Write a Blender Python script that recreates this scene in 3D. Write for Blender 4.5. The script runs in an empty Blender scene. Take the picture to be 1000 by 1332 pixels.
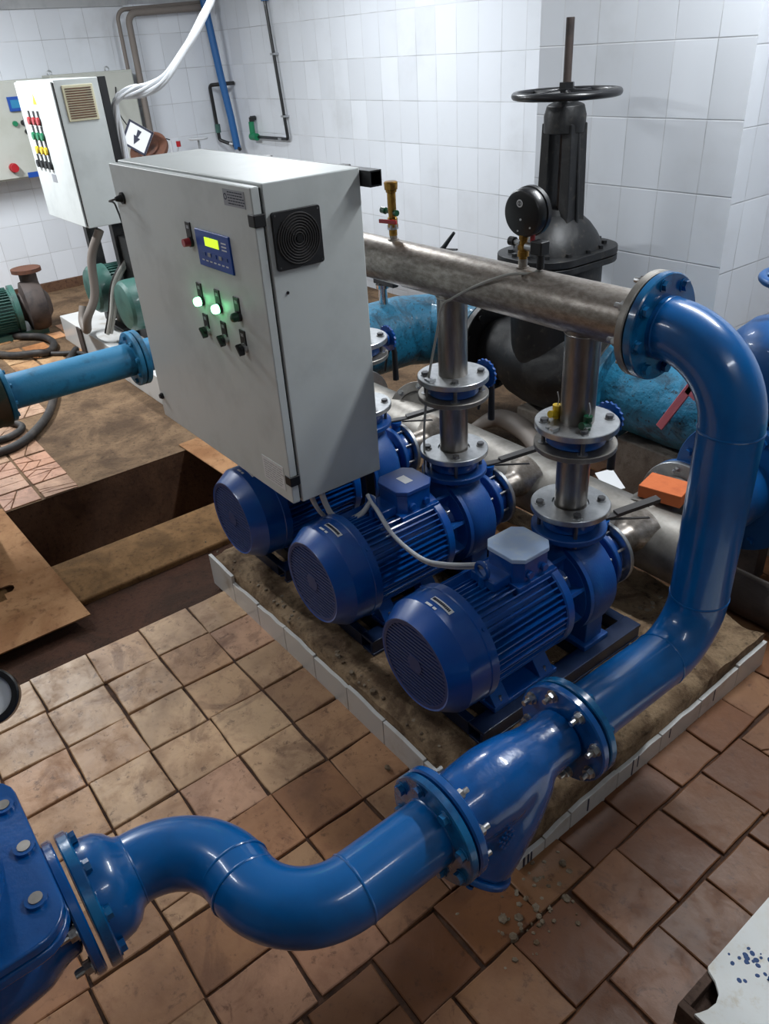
import bpy, math, random
from math import sin, cos, pi, radians as rad
from mathutils import Matrix, Vector
random.seed(7)
S = bpy.context.scene
COL = S.collection
V = Vector

# ------------------------------------------------------------------ camera
cam_d = bpy.data.cameras.new('camera'); cam = bpy.data.objects.new('camera', cam_d); COL.objects.link(cam)
_r = V((0.6148067, 0.7864741, -0.0589162)); _d = V((0.3785608, -0.3598135, -0.8527754)); _f = V((-0.6918847, 0.5019887, -0.5189440))
cam.matrix_world = Matrix(((_r.x, -_d.x, -_f.x, 0), (_r.y, -_d.y, -_f.y, 0), (_r.z, -_d.z, -_f.z, 1.95), (0, 0, 0, 1)))
cam_d.sensor_fit = 'VERTICAL'; cam_d.sensor_height = 24; cam_d.lens = 24 * 1001 / 1332
cam_d.clip_start = .02
S.camera = cam
# ------------------------------------------------------------------ world, exposure
S.view_settings.view_transform = 'Standard'; S.view_settings.look = 'None'; S.view_settings.gamma = 1
S.view_settings.exposure = 0.12
S.view_settings.use_curve_mapping = False
W = bpy.data.worlds.new('world'); S.world = W; W.use_nodes = True
W.node_tree.nodes['Background'].inputs[0].default_value = (.62, .72, .86, 1)
W.node_tree.nodes['Background'].inputs[1].default_value = 0.10
# lamp plan: (x, y, z, watts, length, runs along Y?)
LAMPS = [(-6.3, .45, 3.0, 150, 1.25, False), (-4.9, 2.9, 3.05, 62, 1.25, False), (-1.2, 2.8, 3.05, 60, 1.25, False),
         (-2.9, -1.2, 3.05, 17, 1.25, False), (.9, .9, 3.0, 9, 1.25, True)]
LAMP_COL = (.93, .97, 1.0)

# ------------------------------------------------------------------ helpers
def frame(o, d, up=(0, 0, 1)):
    z = V(d).normalized(); u = V(up)
    if abs(z.dot(u.normalized())) > .98: u = V((0, 1, 0)) if abs(z.y) < .9 else V((1, 0, 0))
    x = u.cross(z).normalized(); y = z.cross(x)
    return Matrix(((x.x, y.x, z.x, o[0]), (x.y, y.y, z.y, o[1]), (x.z, y.z, z.z, o[2]), (0, 0, 0, 1)))
T = Matrix.Translation
def RZ(a): return Matrix.Rotation(a, 4, 'Z')
I4 = Matrix.Identity(4)

class MB:
    def __init__(s): s.v = []; s.f = []; s.m = []
    def add(s, vs, fs, M=None, mi=0):
        n = len(s.v)
        s.v += [(M @ V(p)) if M is not None else V(p) for p in vs]
        s.f += [tuple(i + n for i in f) for f in fs]; s.m += [mi] * len(fs)
        return s
    def box(s, a, b, M=None, mi=0):
        x0, y0, z0 = a; x1, y1, z1 = b
        return s.add([(x0, y0, z0), (x1, y0, z0), (x1, y1, z0), (x0, y1, z0), (x0, y0, z1), (x1, y0, z1), (x1, y1, z1), (x0, y1, z1)],
                     [(0, 3, 2, 1), (4, 5, 6, 7), (0, 1, 5, 4), (1, 2, 6, 5), (2, 3, 7, 6), (3, 0, 4, 7)], M, mi)
    def lathe(s, prof, M=None, n=36, closed=False, mi=0, sx=1, sy=1, a0=0, rfun=None):
        vs = []; idx = []
        for r, z in prof:
            if r < 1e-6: idx.append([len(vs)] * n); vs.append((0, 0, z))
            else:
                row = []
                for k in range(n):
                    a = a0 + 2 * pi * k / n; q = r * (rfun(a, z) if rfun else 1)
                    row.append(len(vs)); vs.append((q * cos(a) * sx, q * sin(a) * sy, z))
                idx.append(row)
        fs = []
        seq = list(zip(idx, idx[1:])) + ([(idx[-1], idx[0])] if closed else [])
        for A, B in seq:
            for k in range(n):
                q = [A[k], A[(k + 1) % n], B[(k + 1) % n], B[k]]
                u = []
                for i in q:
                    if i not in u: u.append(i)
                if len(u) > 2: fs.append(tuple(u))
        return s.add(vs, fs, M, mi)
    def cyl(s, r, z0, z1, M=None, n=28, mi=0, r2=None):
        return s.lathe([(0, z0), (r, z0), (r if r2 is None else r2, z1), (0, z1)], M, n, mi=mi)
    def ring(s, ri, ro, z0, z1, M=None, n=40, mi=0, c=0):
        if c: return s.lathe([(ri, z0), (ro - c, z0), (ro, z0 + c), (ro, z1 - c), (ro - c, z1), (ri, z1)], M, n, closed=True, mi=mi)
        return s.lathe([(ri, z0), (ro, z0), (ro, z1), (ri, z1)], M, n, closed=True, mi=mi)
    def torus(s, R, r, M=None, n=48, k=10, mi=0, sy=1):
        return s.lathe([(R + r * cos(2 * pi * i / k), r * sin(2 * pi * i / k)) for i in range(k)], M, n, closed=True, mi=mi, sy=sy)
    def tube(s, pts, r, n=14, M=None, caps=True, mi=0):
        pts = [V(p) for p in pts]; m = len(pts)
        rr = r if isinstance(r, (list, tuple)) else [r] * m
        tan = [(pts[min(i + 1, m - 1)] - pts[max(i - 1, 0)]).normalized() for i in range(m)]
        u = V((0, 0, 1)) if abs(tan[0].z) < .9 else V((1, 0, 0))
        nx = u.cross(tan[0]).normalized(); vs = []
        for i in range(m):
            nx = (nx - tan[i] * nx.dot(tan[i])).normalized(); ny = tan[i].cross(nx)
            for k in range(n):
                a = 2 * pi * k / n; vs.append(pts[i] + (nx * cos(a) + ny * sin(a)) * rr[i])
        fs = [(i * n + k, i * n + (k + 1) % n, (i + 1) * n + (k + 1) % n, (i + 1) * n + k) for i in range(m - 1) for k in range(n)]
        if caps: fs += [tuple(range(n)), tuple(range((m - 1) * n, m * n))]
        return s.add(vs, fs, M, mi)
    def prism(s, poly, z0, z1, M=None, mi=0):
        n = len(poly)
        return s.add([(x, y, z0) for x, y in poly] + [(x, y, z1) for x, y in poly],
                     [tuple(range(n)), tuple(range(n, 2 * n))] + [(i, (i + 1) % n, n + (i + 1) % n, n + i) for i in range(n)], M, mi)
    def hexa(s, r, z0, z1, M=None, mi=0, a=0):
        return s.prism([(r * cos(a + k * pi / 3), r * sin(a + k * pi / 3)) for k in range(6)], z0, z1, M, mi)
    def rod(s, a, b, r, n=10, mi=0): return s.tube([a, b], r, n, mi=mi)

def crom(pts, k=8):
    P = [V(p) for p in pts]; out = []
    Q = [P[0] * 2 - P[1]] + P + [P[-1] * 2 - P[-2]]
    for i in range(1, len(Q) - 2):
        p0, p1, p2, p3 = Q[i - 1:i + 3]
        for j in range(k):
            t = j / k
            out.append(.5 * ((2 * p1) + (p2 - p0) * t + (2 * p0 - 5 * p1 + 4 * p2 - p3) * t * t + (3 * p1 - p0 - 3 * p2 + p3) * t ** 3))
    out.append(P[-1]); return out
def fillet(pts, R, k=12):
    P = [V(p) for p in pts]; out = [P[0]]
    for i in range(1, len(P) - 1):
        a = (P[i - 1] - P[i]).normalized(); b = (P[i + 1] - P[i]).normalized()
        th = a.angle(b); rr = R[i - 1] if isinstance(R, (list, tuple)) else R
        d = rr / math.tan(th / 2); c = P[i] + (a + b).normalized() * (rr / sin(th / 2))
        s_ = P[i] + a * d - c; e_ = P[i] + b * d - c; tot = s_.angle(e_)
        ax = s_.cross(e_).normalized()
        for j in range(k + 1): out.append(c + Matrix.Rotation(tot * j / k, 3, ax) @ s_)
    out.append(P[-1]); return out

def link_mesh(name, mb, mats, origin=(0, 0, 0), angle=32):
    import bmesh
    o = V(origin); me = bpy.data.meshes.new(name)
    me.from_pydata([v - o for v in mb.v], [], mb.f)
    for m in (mats if isinstance(mats, (list, tuple)) else [mats]): me.materials.append(m)
    me.polygons.foreach_set('material_index', mb.m)
    bm = bmesh.new(); bm.from_mesh(me); bmesh.ops.recalc_face_normals(bm, faces=bm.faces); bm.to_mesh(me); bm.free()
    me.polygons.foreach_set('use_smooth', [True] * len(me.polygons))
    me.set_sharp_from_angle(angle=rad(angle)); me.update()
    return me
def bevel(ob, w, seg=2):
    m = ob.modifiers.new('bevel', 'BEVEL'); m.width = w; m.segments = seg; m.limit_method = 'ANGLE'; m.angle_limit = rad(35)
    m.harden_normals = True; return ob
def tag(o, label, cat, group=None, kind=None):
    o['label'] = label; o['category'] = cat
    if group: o['group'] = group
    if kind: o['kind'] = kind
    return o
def thing(name, loc, label, cat, group=None):
    o = bpy.data.objects.new(name, None); COL.objects.link(o); o.location = loc; o.empty_display_size = .05
    return tag(o, label, cat, group)
def part(name, mb, mat, parent, label=None, bev=0, angle=32):
    """mesh given in world coordinates, hung under parent"""
    root = parent
    while root.parent: root = root.parent
    me = link_mesh(name, mb, mat, root.location, angle)
    o = bpy.data.objects.new(name, me); COL.objects.link(o); o.parent = parent
    if label: o['label'] = label
    if bev: bevel(o, bev)
    return o
def solo(name, mb, mat, loc, label, cat, group=None, kind=None, bev=0, angle=32):
    me = link_mesh(name, mb, mat, loc, angle); o = bpy.data.objects.new(name, me); COL.objects.link(o); o.location = loc
    if bev: bevel(o, bev)
    return tag(o, label, cat, group, kind)
def structure(name, mb, mat, angle=32, bev=0):
    me = link_mesh(name, mb, mat, (0, 0, 0), angle); o = bpy.data.objects.new(name, me); COL.objects.link(o); o['kind'] = 'structure'
    if bev: bevel(o, bev)
    return o
def dup(o, parent=None):
    c = o.copy(); COL.objects.link(c); c.parent = parent
    for ch in [q for q in bpy.data.objects if q.parent == o]: dup(ch, c)
    return c
_bolt_cache = {}
def bolt_mesh(kind, r, L, mat, mat2):
    key = (kind, r, L, mat.name, mat2.name)
    if key in _bolt_cache: return _bolt_cache[key]
    b = MB()
    if kind == 'bolt':       # head above the face, washer, shank through, nut below with thread end
        b.cyl(r * 1.28, 0, r * .22, n=16, mi=1); b.hexa(r, r * .22, r * .95); b.cyl(r * .5, -L, 0, n=10)
        b.cyl(r * 1.28, -L - r * .2, -L, n=16, mi=1); b.hexa(r, -L - r * 1.2, -L - r * .2, a=.3); b.cyl(r * .52, -L - r * 2.1, -L - r * 1.2, n=10)
    elif kind == 'head':
        b.cyl(r * 1.25, 0, r * .22, n=16, mi=1); b.hexa(r, r * .22, r)
    elif kind == 'stud':     # nut and thread
        b.cyl(r * 1.25, 0, r * .2, n=16, mi=1); b.hexa(r, r * .2, r * 1.1); b.cyl(r * .52, 0, r * 2.4, n=10)
    me = link_mesh('bolt', b, [mat, mat2]); _bolt_cache[key] = me; return me
def bolts(parent, M, n, R, r, L, mat, mat2=None, kind='bolt', phase=0, name='bolt', skip=()):
    root = parent
    while root.parent: root = root.parent
    me = bolt_mesh(kind, r, L, mat, mat2 or mat)
    for k in range(n):
        if k in skip: continue
        o = bpy.data.objects.new(name, me); COL.objects.link(o); o.parent = parent
        o.matrix_local = T(-V(root.location)) @ M @ RZ(phase + 2 * pi * k / n) @ T((R, 0, 0))

# ------------------------------------------------------------------ materials
def lin(c):
    return tuple(((x / 255) / 12.92 if x <= 10 else (((x / 255) + .055) / 1.055) ** 2.4) for x in c) + (1,)
class NT:
    def __init__(s, name):
        s.mat = bpy.data.materials.new(name); s.mat.use_nodes = True; s.n = s.mat.node_tree.nodes; s.l = s.mat.node_tree.links
        s.b = s.n['Principled BSDF']
        s.geo = s.n.new('ShaderNodeNewGeometry'); s.tc = s.n.new('ShaderNodeTexCoord')
    def noise(s, scale, detail=4, rough=.55, vec=None, dist=0, obj=False):
        t = s.n.new('ShaderNodeTexNoise'); t.inputs['Scale'].default_value = scale; t.inputs['Detail'].default_value = detail
        t.inputs['Roughness'].default_value = rough; t.inputs['Distortion'].default_value = dist
        s.l.new(vec if vec else (s.tc.outputs['Object'] if obj else s.geo.outputs['Position']), t.inputs['Vector']); return t.outputs['Fac']
    def vor(s, scale, feature='F1', vec=None):
        t = s.n.new('ShaderNodeTexVoronoi'); t.feature = feature; t.inputs['Scale'].default_value = scale
        s.l.new(vec if vec else s.geo.outputs['Position'], t.inputs['Vector']); return t.outputs['Distance']
    def scaled(s, sc, obj=False):
        m = s.n.new('ShaderNodeMapping'); m.inputs['Scale'].default_value = sc
        s.l.new(s.tc.outputs['Object'] if obj else s.geo.outputs['Position'], m.inputs['Vector']); return m.outputs['Vector']
    def ramp(s, fac, lo, hi, smooth=True):
        r = s.n.new('ShaderNodeMapRange'); r.inputs['From Min'].default_value = lo; r.inputs['From Max'].default_value = hi
        r.interpolation_type = 'SMOOTHSTEP' if smooth else 'LINEAR'
        s.l.new(fac, r.inputs['Value']); return r.outputs['Result']
    def mix(s, fac, a, b, mode='MIX'):
        m = s.n.new('ShaderNodeMix'); m.data_type = 'RGBA'; m.blend_type = mode
        for sock, v in ((m.inputs['Factor'], fac), (m.inputs[6], a), (m.inputs[7], b)):
            if isinstance(v, (tuple, list)): sock.default_value = v
            elif isinstance(v, (int, float)): sock.default_value = v
            else: s.l.new(v, sock)
        return m.outputs[2]
    def math(s, op, a, b=0):
        m = s.n.new('ShaderNodeMath'); m.operation = op
        for sock, v in ((m.inputs[0], a), (m.inputs[1], b)):
            if isinstance(v, (int, float)): sock.default_value = v
            else: s.l.new(v, sock)
        return m.outputs[0]
    def bump(s, h, strength=.3, dist=.005, prev=None):
        b = s.n.new('ShaderNodeBump'); b.inputs['Strength'].default_value = strength; b.inputs['Distance'].default_value = dist
        s.l.new(h, b.inputs['Height'])
        if prev: s.l.new(prev, b.inputs['Normal'])
        s.l.new(b.outputs[0], s.b.inputs['Normal']); return b.outputs[0]
    def set(s, **k):
        for key, v in k.items():
            sock = s.b.inputs[{'color': 'Base Color', 'rough': 'Roughness', 'metal': 'Metallic', 'coat': 'Coat Weight', 'emis': 'Emission Color', 'es': 'Emission Strength', 'spec': 'Specular IOR Level', 'cr': 'Coat Roughness'}[key]]
            if isinstance(v, (int, float, tuple)): sock.default_value = v
            else: s.l.new(v, sock)
        return s
def simple(name, c, rough=.5, metal=0, coat=0, c2=None, sc=8, lo=.45, hi=.7, bump=0, bsc=60, rough2=None, obj=False, cr=.08):
    t = NT(name); col = lin(c)
    t.set(rough=rough, metal=metal, coat=coat, cr=cr)
    if c2:
        f = t.ramp(t.noise(sc, 6, .6, obj=obj), lo, hi); t.set(color=t.mix(f, col, lin(c2)))
        if rough2 is not None: t.set(rough=t.math('ADD', t.math('MULTIPLY', f, rough2 - rough), rough))
    else: t.set(color=col)
    if bump: t.bump(t.noise(bsc, 3, obj=obj), bump, .003)
    return t.mat
M = {}
M['pipe_blue'] = simple('glossy blue enamel', (0, 96, 166), .28, coat=.6, c2=(0, 84, 148), sc=5, bump=.05, bsc=18)
M['valve_blue'] = simple('glossy cast blue enamel', (0, 84, 156), .26, coat=.65, c2=(0, 72, 138), sc=9, bump=.22, bsc=70)
M['flange_teal'] = simple('teal blue enamel', (8, 104, 158), .25, coat=.6, c2=(6, 72, 124), sc=14, lo=.4, hi=.65, bump=.12, bsc=60)
M['pump_blue'] = simple('pump blue paint', (0, 72, 152), .34, coat=.55, c2=(4, 84, 160), sc=12, bump=.03, bsc=140, cr=.12)
M['cast_blue'] = simple('cast iron blue paint', (0, 68, 140), .5, coat=.1, c2=(6, 80, 148), sc=10, bump=.25, bsc=160)
M['frame_blue'] = simple('dark navy base frame paint', (6, 32, 66), .38, coat=.2, c2=(24, 44, 80), sc=12)
M['grille_blue'] = simple('fan grille blue grey', (34, 56, 108), .5)
M['cover_pale'] = simple('dusty pale blue lid', (176, 200, 234), .35, c2=(196, 212, 232), sc=14, lo=.4, hi=.65)
M['cover_blue'] = simple('terminal lid blue', (34, 76, 150), .4, coat=.2)
M['old_blue'] = simple('old light blue paint', (38, 128, 172), .5, c2=(26, 84, 112), sc=9, lo=.46, hi=.7, bump=.3, bsc=90)
M['right_blue'] = simple('satin blue enamel', (5, 78, 140), .4, coat=.2, c2=(4, 68, 122), sc=9, bump=.1, bsc=60)
M['black_paint'] = simple('black satin paint', (20, 21, 24), .35, coat=.2)
M['black_plastic'] = simple('black plastic', (24, 25, 28), .5)
M['rubber'] = simple('black rubber hose', (38, 36, 36), .6, c2=(66, 60, 56), sc=12)
M['pale_cable'] = simple('white cable sheath', (205, 208, 212), .45)
M['grey_cable'] = simple('light grey cable sheath', (178, 178, 172), .45)
M['cab_grey'] = simple('pale grey powder coat', (200, 205, 204), .42, c2=(188, 193, 192), sc=4)
M['cab_beige'] = simple('beige grey powder coat', (186, 188, 180), .5, c2=(178, 180, 170), sc=3)
M['seam'] = simple('dark gasket seam', (30, 34, 36), .7)
M['display_blue'] = simple('blue display fascia', (24, 74, 160), .35)
M['decal_dark'] = simple('printed dark ink', (36, 40, 60), .6)
M['decal_white'] = simple('white printed label', (218, 220, 222), .45)
M['decal_grey'] = simple('brushed grey name plate', (150, 152, 158), .4, metal=.3)
M['red'] = simple('red plastic', (170, 26, 34), .35, coat=.3)
M['green_dark'] = simple('dark green lens', (10, 70, 44), .3, coat=.4)
M['green_plastic'] = simple('green plastic', (20, 120, 80), .4)
M['yellow_plastic'] = simple('yellow plastic', (222, 186, 40), .4)
M['lever_grey'] = simple('dark grey lever', (74, 72, 72), .45, metal=.4)
M['brass'] = simple('brass', (168, 128, 60), .35, metal=.85, c2=(120, 88, 42), sc=40)
M['teal_green'] = simple('green machine enamel', (60, 100, 92), .42, coat=.1, c2=(44, 76, 70), sc=8)
M['rust_green'] = simple('chipped dark green paint', (40, 58, 50), .7, c2=(74, 60, 44), sc=9, lo=.45, hi=.6, bump=.4, bsc=60)
M['rust'] = simple('rusty iron', (96, 60, 44), .8, c2=(62, 44, 40), sc=10, bump=.4, bsc=60)
M['dark_iron'] = simple('dark dusty iron', (74, 64, 60), .7, c2=(48, 42, 42), sc=9, bump=.3)
M['conduit'] = simple('grey brown conduit', (122, 114, 108), .6)
M['wall_blue_pipe'] = simple('blue plastic pipe', (30, 92, 152), .4)
M['brick_new'] = simple('orange brick', (205, 108, 58), .8, c2=(190, 96, 50), sc=20, bump=.2, bsc=120)
M['pink'] = simple('faded pink paint', (226, 124, 136), .6)
M['vent_cream'] = simple('cream plastic', (206, 200, 170), .5)
M['plaster'] = simple('grey plaster', (176, 178, 180), .85, c2=(150, 152, 156), sc=3)
M['plaster_dim'] = simple('dull grey painted plaster', (112, 112, 108), .85)  # for unseen walls, kept dark to cut bounced fill light
M['paint_spot'] = simple('dried blue paint', (10, 62, 118), .6)
M['ceiling'] = simple('white distemper ceiling', (205, 208, 210), .9)
M['lamp_white'] = simple('white lamp housing', (220, 222, 224), .5)

def metal_mat(name, c, c2, rough, sc, stretch=None, bump=.05):
    t = NT(name); vec = t.scaled(stretch) if stretch else None
    f = t.noise(sc, 6, .65, vec=vec); g = t.ramp(t.noise(4, 4), .4, .7)
    col = t.mix(t.ramp(f, .3, .7), lin(c), lin(c2)); col = t.mix(t.math('MULTIPLY', g, .35), col, lin(tuple(x * .72 for x in c2)))
    t.set(color=col, metal=.92, rough=t.math('ADD', t.math('MULTIPLY', f, .22), rough - .08)); t.bump(f, bump, .002)
    return t.mat
M['steel'] = metal_mat('brushed stainless steel', (182, 174, 166), (138, 130, 122), .36, 36, (1, 2, 2))
M['steel_v'] = metal_mat('stainless riser pipe', (168, 162, 156), (140, 134, 128), .30, 40, (1, 1, .2))
M['steel_dull'] = metal_mat('dull pickled stainless', (168, 164, 158), (134, 130, 124), .5, 8, bump=.1)
M['zinc'] = metal_mat('zinc plated steel', (208, 210, 212), (180, 183, 186), .34, 30)
M['zinc_bolt'] = simple('zinc bolt', (196, 196, 196), .3, metal=.9, c2=(140, 140, 142), sc=60)
M['dark_bolt'] = simple('dark steel bolt', (112, 112, 114), .35, metal=.85)
M['chrome'] = simple('chrome', (210, 210, 210), .15, metal=1)

def emit(name, c, s):
    t = NT(name); t.set(color=lin(c), emis=lin(c), es=s, rough=.3); return t.mat
M['lcd'] = emit('lit lcd screen', (196, 230, 40), 1.0)
M['lamp_green'] = emit('lit green lamp', (120, 255, 165), 9)
M['lamp_on'] = emit('lit tube', (235, 244, 255), 6)

# cast iron valve, black with grey scuffs
t = NT('black painted iron'); f = t.ramp(t.noise(5, 7, .65, dist=.6), .5, .75); g = t.ramp(t.noise(28, 4), .55, .8)
t.set(color=t.mix(t.math('MULTIPLY', g, .5), t.mix(f, lin((26, 27, 29)), lin((58, 58, 58))), lin((84, 78, 70))), rough=.46, metal=.1); t.bump(t.noise(40, 4), .25, .004); M['black_iron'] = t.mat
# bitumen-teal lumpy pipe
t = NT('lumpy teal pipe paint'); n1 = t.noise(16, 6, .6); n2 = t.ramp(t.noise(7, 7, .7, dist=.8), .44, .66); n3 = t.ramp(t.noise(60, 3), .6, .7)
c = t.mix(n2, lin((28, 112, 146)), lin((14, 62, 84))); c = t.mix(n3, c, lin((14, 44, 60)))
t.set(color=c, rough=.5, coat=.15); t.bump(n1, .8, .012, t.bump(t.noise(60, 3), .5, .004)); M['teal_pipe'] = t.mat

# glazed wall tile: grid from world position
def wall_tile(name, axis, w, h, ox, oz, c=(222, 226, 232)):
    t = NT(name); sep = t.n.new('ShaderNodeSeparateXYZ'); t.l.new(t.geo.outputs['Position'], sep.inputs[0])
    def line(sock, size, off):
        q = t.math('FRACT', t.math('DIVIDE', t.math('ADD', sock, 40 * size - off), size))
        return t.math('MINIMUM', q, t.math('SUBTRACT', 1, q)), t.math('FLOOR', t.math('DIVIDE', t.math('ADD', sock, 40 * size - off), size))
    du, iu = line(sep.outputs[axis], w, ox); dv, iv = line(sep.outputs['Z'], h, oz)
    gu = t.ramp(du, .0, .007 / w * .5, True); gv = t.ramp(dv, 0, .009 / h * .5, True)
    g = t.math('MINIMUM', gu, gv)
    cell = t.n.new('ShaderNodeCombineXYZ'); t.l.new(iu, cell.inputs[0]); t.l.new(iv, cell.inputs[1])
    wn = t.n.new('ShaderNodeTexWhiteNoise'); t.l.new(cell.outputs[0], wn.inputs['Vector'])
    base = t.mix(wn.outputs['Value'], lin(c), lin(tuple(x * .955 for x in c)))
    dirt = t.ramp(t.noise(1.6, 5, .6), .5, .8); base = t.mix(t.math('MULTIPLY', dirt, .35), base, lin((172, 172, 172)))
    gn = t.ramp(t.noise(3, 3), .35, .7)
    grout = t.mix(gn, lin((204, 206, 210)), lin((146, 148, 152)))
    t.set(color=t.mix(g, grout, base), rough=t.math('ADD', t.math('MULTIPLY', g, -.38), .6), spec=.5)
    # each tile slightly tilted plus groove
    t.bump(t.math('ADD', g, t.math('MULTIPLY', t.noise(2.2, 2), .5)), .35, .003)
    return t.mat
M['tile_x'] = wall_tile('white glazed wall tile back', 'X', .221, .3, -5.344, 1.56)
M['tile_xr'] = wall_tile('white glazed wall tile recess', 'X', .205, .3, -2.07, 1.59, (216, 220, 226))
M['tile_y'] = wall_tile('white glazed wall tile side', 'Y', .215, .3, 3.46, 1.56)
M['tile_edge'] = simple('white glazed edging tile', (206, 206, 204), .3, coat=.3, c2=(168, 156, 140), sc=7, lo=.52, hi=.8)

# floor tile: per-tile colour attribute, stained
t = NT('worn clay floor tile'); at = t.n.new('ShaderNodeAttribute'); at.attribute_name = 'tint'
n1 = t.ramp(t.noise(9, 8, .68, dist=.4), .42, .72); n2 = t.ramp(t.noise(34, 5, .7), .56, .70); n3 = t.ramp(t.noise(2.1, 5, .6), .42, .66)
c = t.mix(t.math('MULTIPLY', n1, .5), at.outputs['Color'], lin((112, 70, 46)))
n4 = t.ramp(t.noise(13, 7, .75, dist=.8), .60, .68)
c = t.mix(t.math('MULTIPLY', n2, .6), c, lin((66, 40, 26))); c = t.mix(t.math('MULTIPLY', n4, .6), c, lin((72, 44, 30)))
n5 = t.ramp(t.noise(5.5, 7, .7, dist=1.0), .52, .66); c = t.mix(t.math('MULTIPLY', n5, .45), c, lin((96, 62, 44)))
c = t.mix(t.math('MULTIPLY', n3, .45), c, lin((88, 56, 38)))
t.set(color=c, rough=t.math('ADD', t.math('MULTIPLY', n1, .2), .42), spec=.35); t.bump(t.noise(26, 6), .35, .004); M['floor_tile'] = t.mat
t = NT('dark floor grout dirt'); n1 = t.noise(30, 6, .7); t.set(color=t.mix(t.ramp(n1, .35, .7), lin((50, 30, 20)), lin((84, 54, 34))), rough=.85); t.bump(n1, .6, .006); M['grout'] = t.mat
def dirt_mat(name, a, b, c_, s1=3.5, s2=40, bs=.6):
    t = NT(name); n1 = t.ramp(t.noise(s1, 8, .65, dist=.5), .36, .66); n2 = t.ramp(t.noise(s2, 5, .7), .5, .72); n0 = t.noise(s2 * .8, 6, .75)
    c = t.mix(n1, lin(a), lin(b)); c = t.mix(t.math('MULTIPLY', n2, .7), c, lin(c_)); t.set(color=c, rough=.85, spec=.25); t.bump(n0, bs, .014); return t.mat
M['concrete'] = dirt_mat('stained brown concrete', (124, 100, 76), (80, 62, 46), (48, 37, 28))
M['plinth_top'] = dirt_mat('rough dirty concrete', (156, 132, 104), (92, 72, 54), (40, 30, 24), 7, 36, 1.0)
M['earth'] = dirt_mat('damp red brown earth', (88, 58, 44), (64, 44, 32), (38, 24, 18), 4, 60, 1.0)
M['beam'] = dirt_mat('ochre stained concrete beam', (148, 112, 74), (112, 84, 54), (76, 54, 36), 5, 40)
M['pit_dark'] = dirt_mat('dark damp pit wall', (104, 76, 58), (76, 54, 42), (44, 32, 26))
M['sheet_rust'] = dirt_mat('rust stained sheet', (172, 130, 92), (140, 98, 64), (98, 66, 42), 3.2, 26, .15)
M['white_stained'] = dirt_mat('stained white painted sheet', (234, 236, 234), (226, 221, 206), (208, 198, 178), 4, 22, .05)
M['rubble'] = dirt_mat('rubble', (150, 138, 120), (104, 84, 64), (60, 44, 34), 14, 60)
M['board_brown'] = dirt_mat('brown weathered board', (96, 78, 68), (74, 58, 50), (52, 40, 34), 6, 40, .3)
M['sleeper'] = dirt_mat('grey cement sleeper', (138, 132, 124), (110, 102, 94), (84, 74, 66), 5, 30, .5)

# ================================================================== SETTING
WL, WB, WR, WRX = -8.37, 4.3, 3.35, -1.9
tb = MB(); tb.box((WL - .2, WB, -.1), (1.8, WB + .2, 3.3))
structure('wall_back', tb, M['tile_x'])
tb = MB(); tb.box((-3.04, WR, -.1), (WRX, WB + .01, 3.3)); tb.m[3] = 1
structure('wall_pillar', tb, [M['tile_xr'], M['tile_y']])
tb = MB(); tb.box((WL - .2, -2.4, -.1), (WL, WB + .2, 2.40))
structure('wall_left', tb, M['tile_y'])
tb = MB(); tb.box((WL, 3.42, -.1), (WL + .17, WB, 2.40))
structure('trim_1', tb, M['tile_y'])
tb = MB(); tb.box((WL - .2, -2.4, 2.40), (WL + .02, WB, 3.3)); tb.box((WL, 3.42, 2.40), (WL + .17, WB, 3.3))
structure('trim_2', tb, M['plaster'])
tb = MB(); tb.box((WL - .2, -2.6, -.1), (1.6, -2.4, 3.3)); structure('wall_front', tb, M['plaster_dim'])
tb = MB(); tb.box((1.6, -2.6, -.1), (1.8, WB + .2, 3.3)); structure('wall_near', tb, M['plaster_dim'])
tb = MB(); tb.box((WL - .2, -2.6, 3.3), (1.8, WB + .2, 3.4)); structure('ceiling', tb, M['ceiling'])
tb = MB(); tb.box((WL, 1.2, 0), (WL + .04, 3.42, .09)); structure('baseboard_left', tb, M['pit_dark'])

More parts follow.
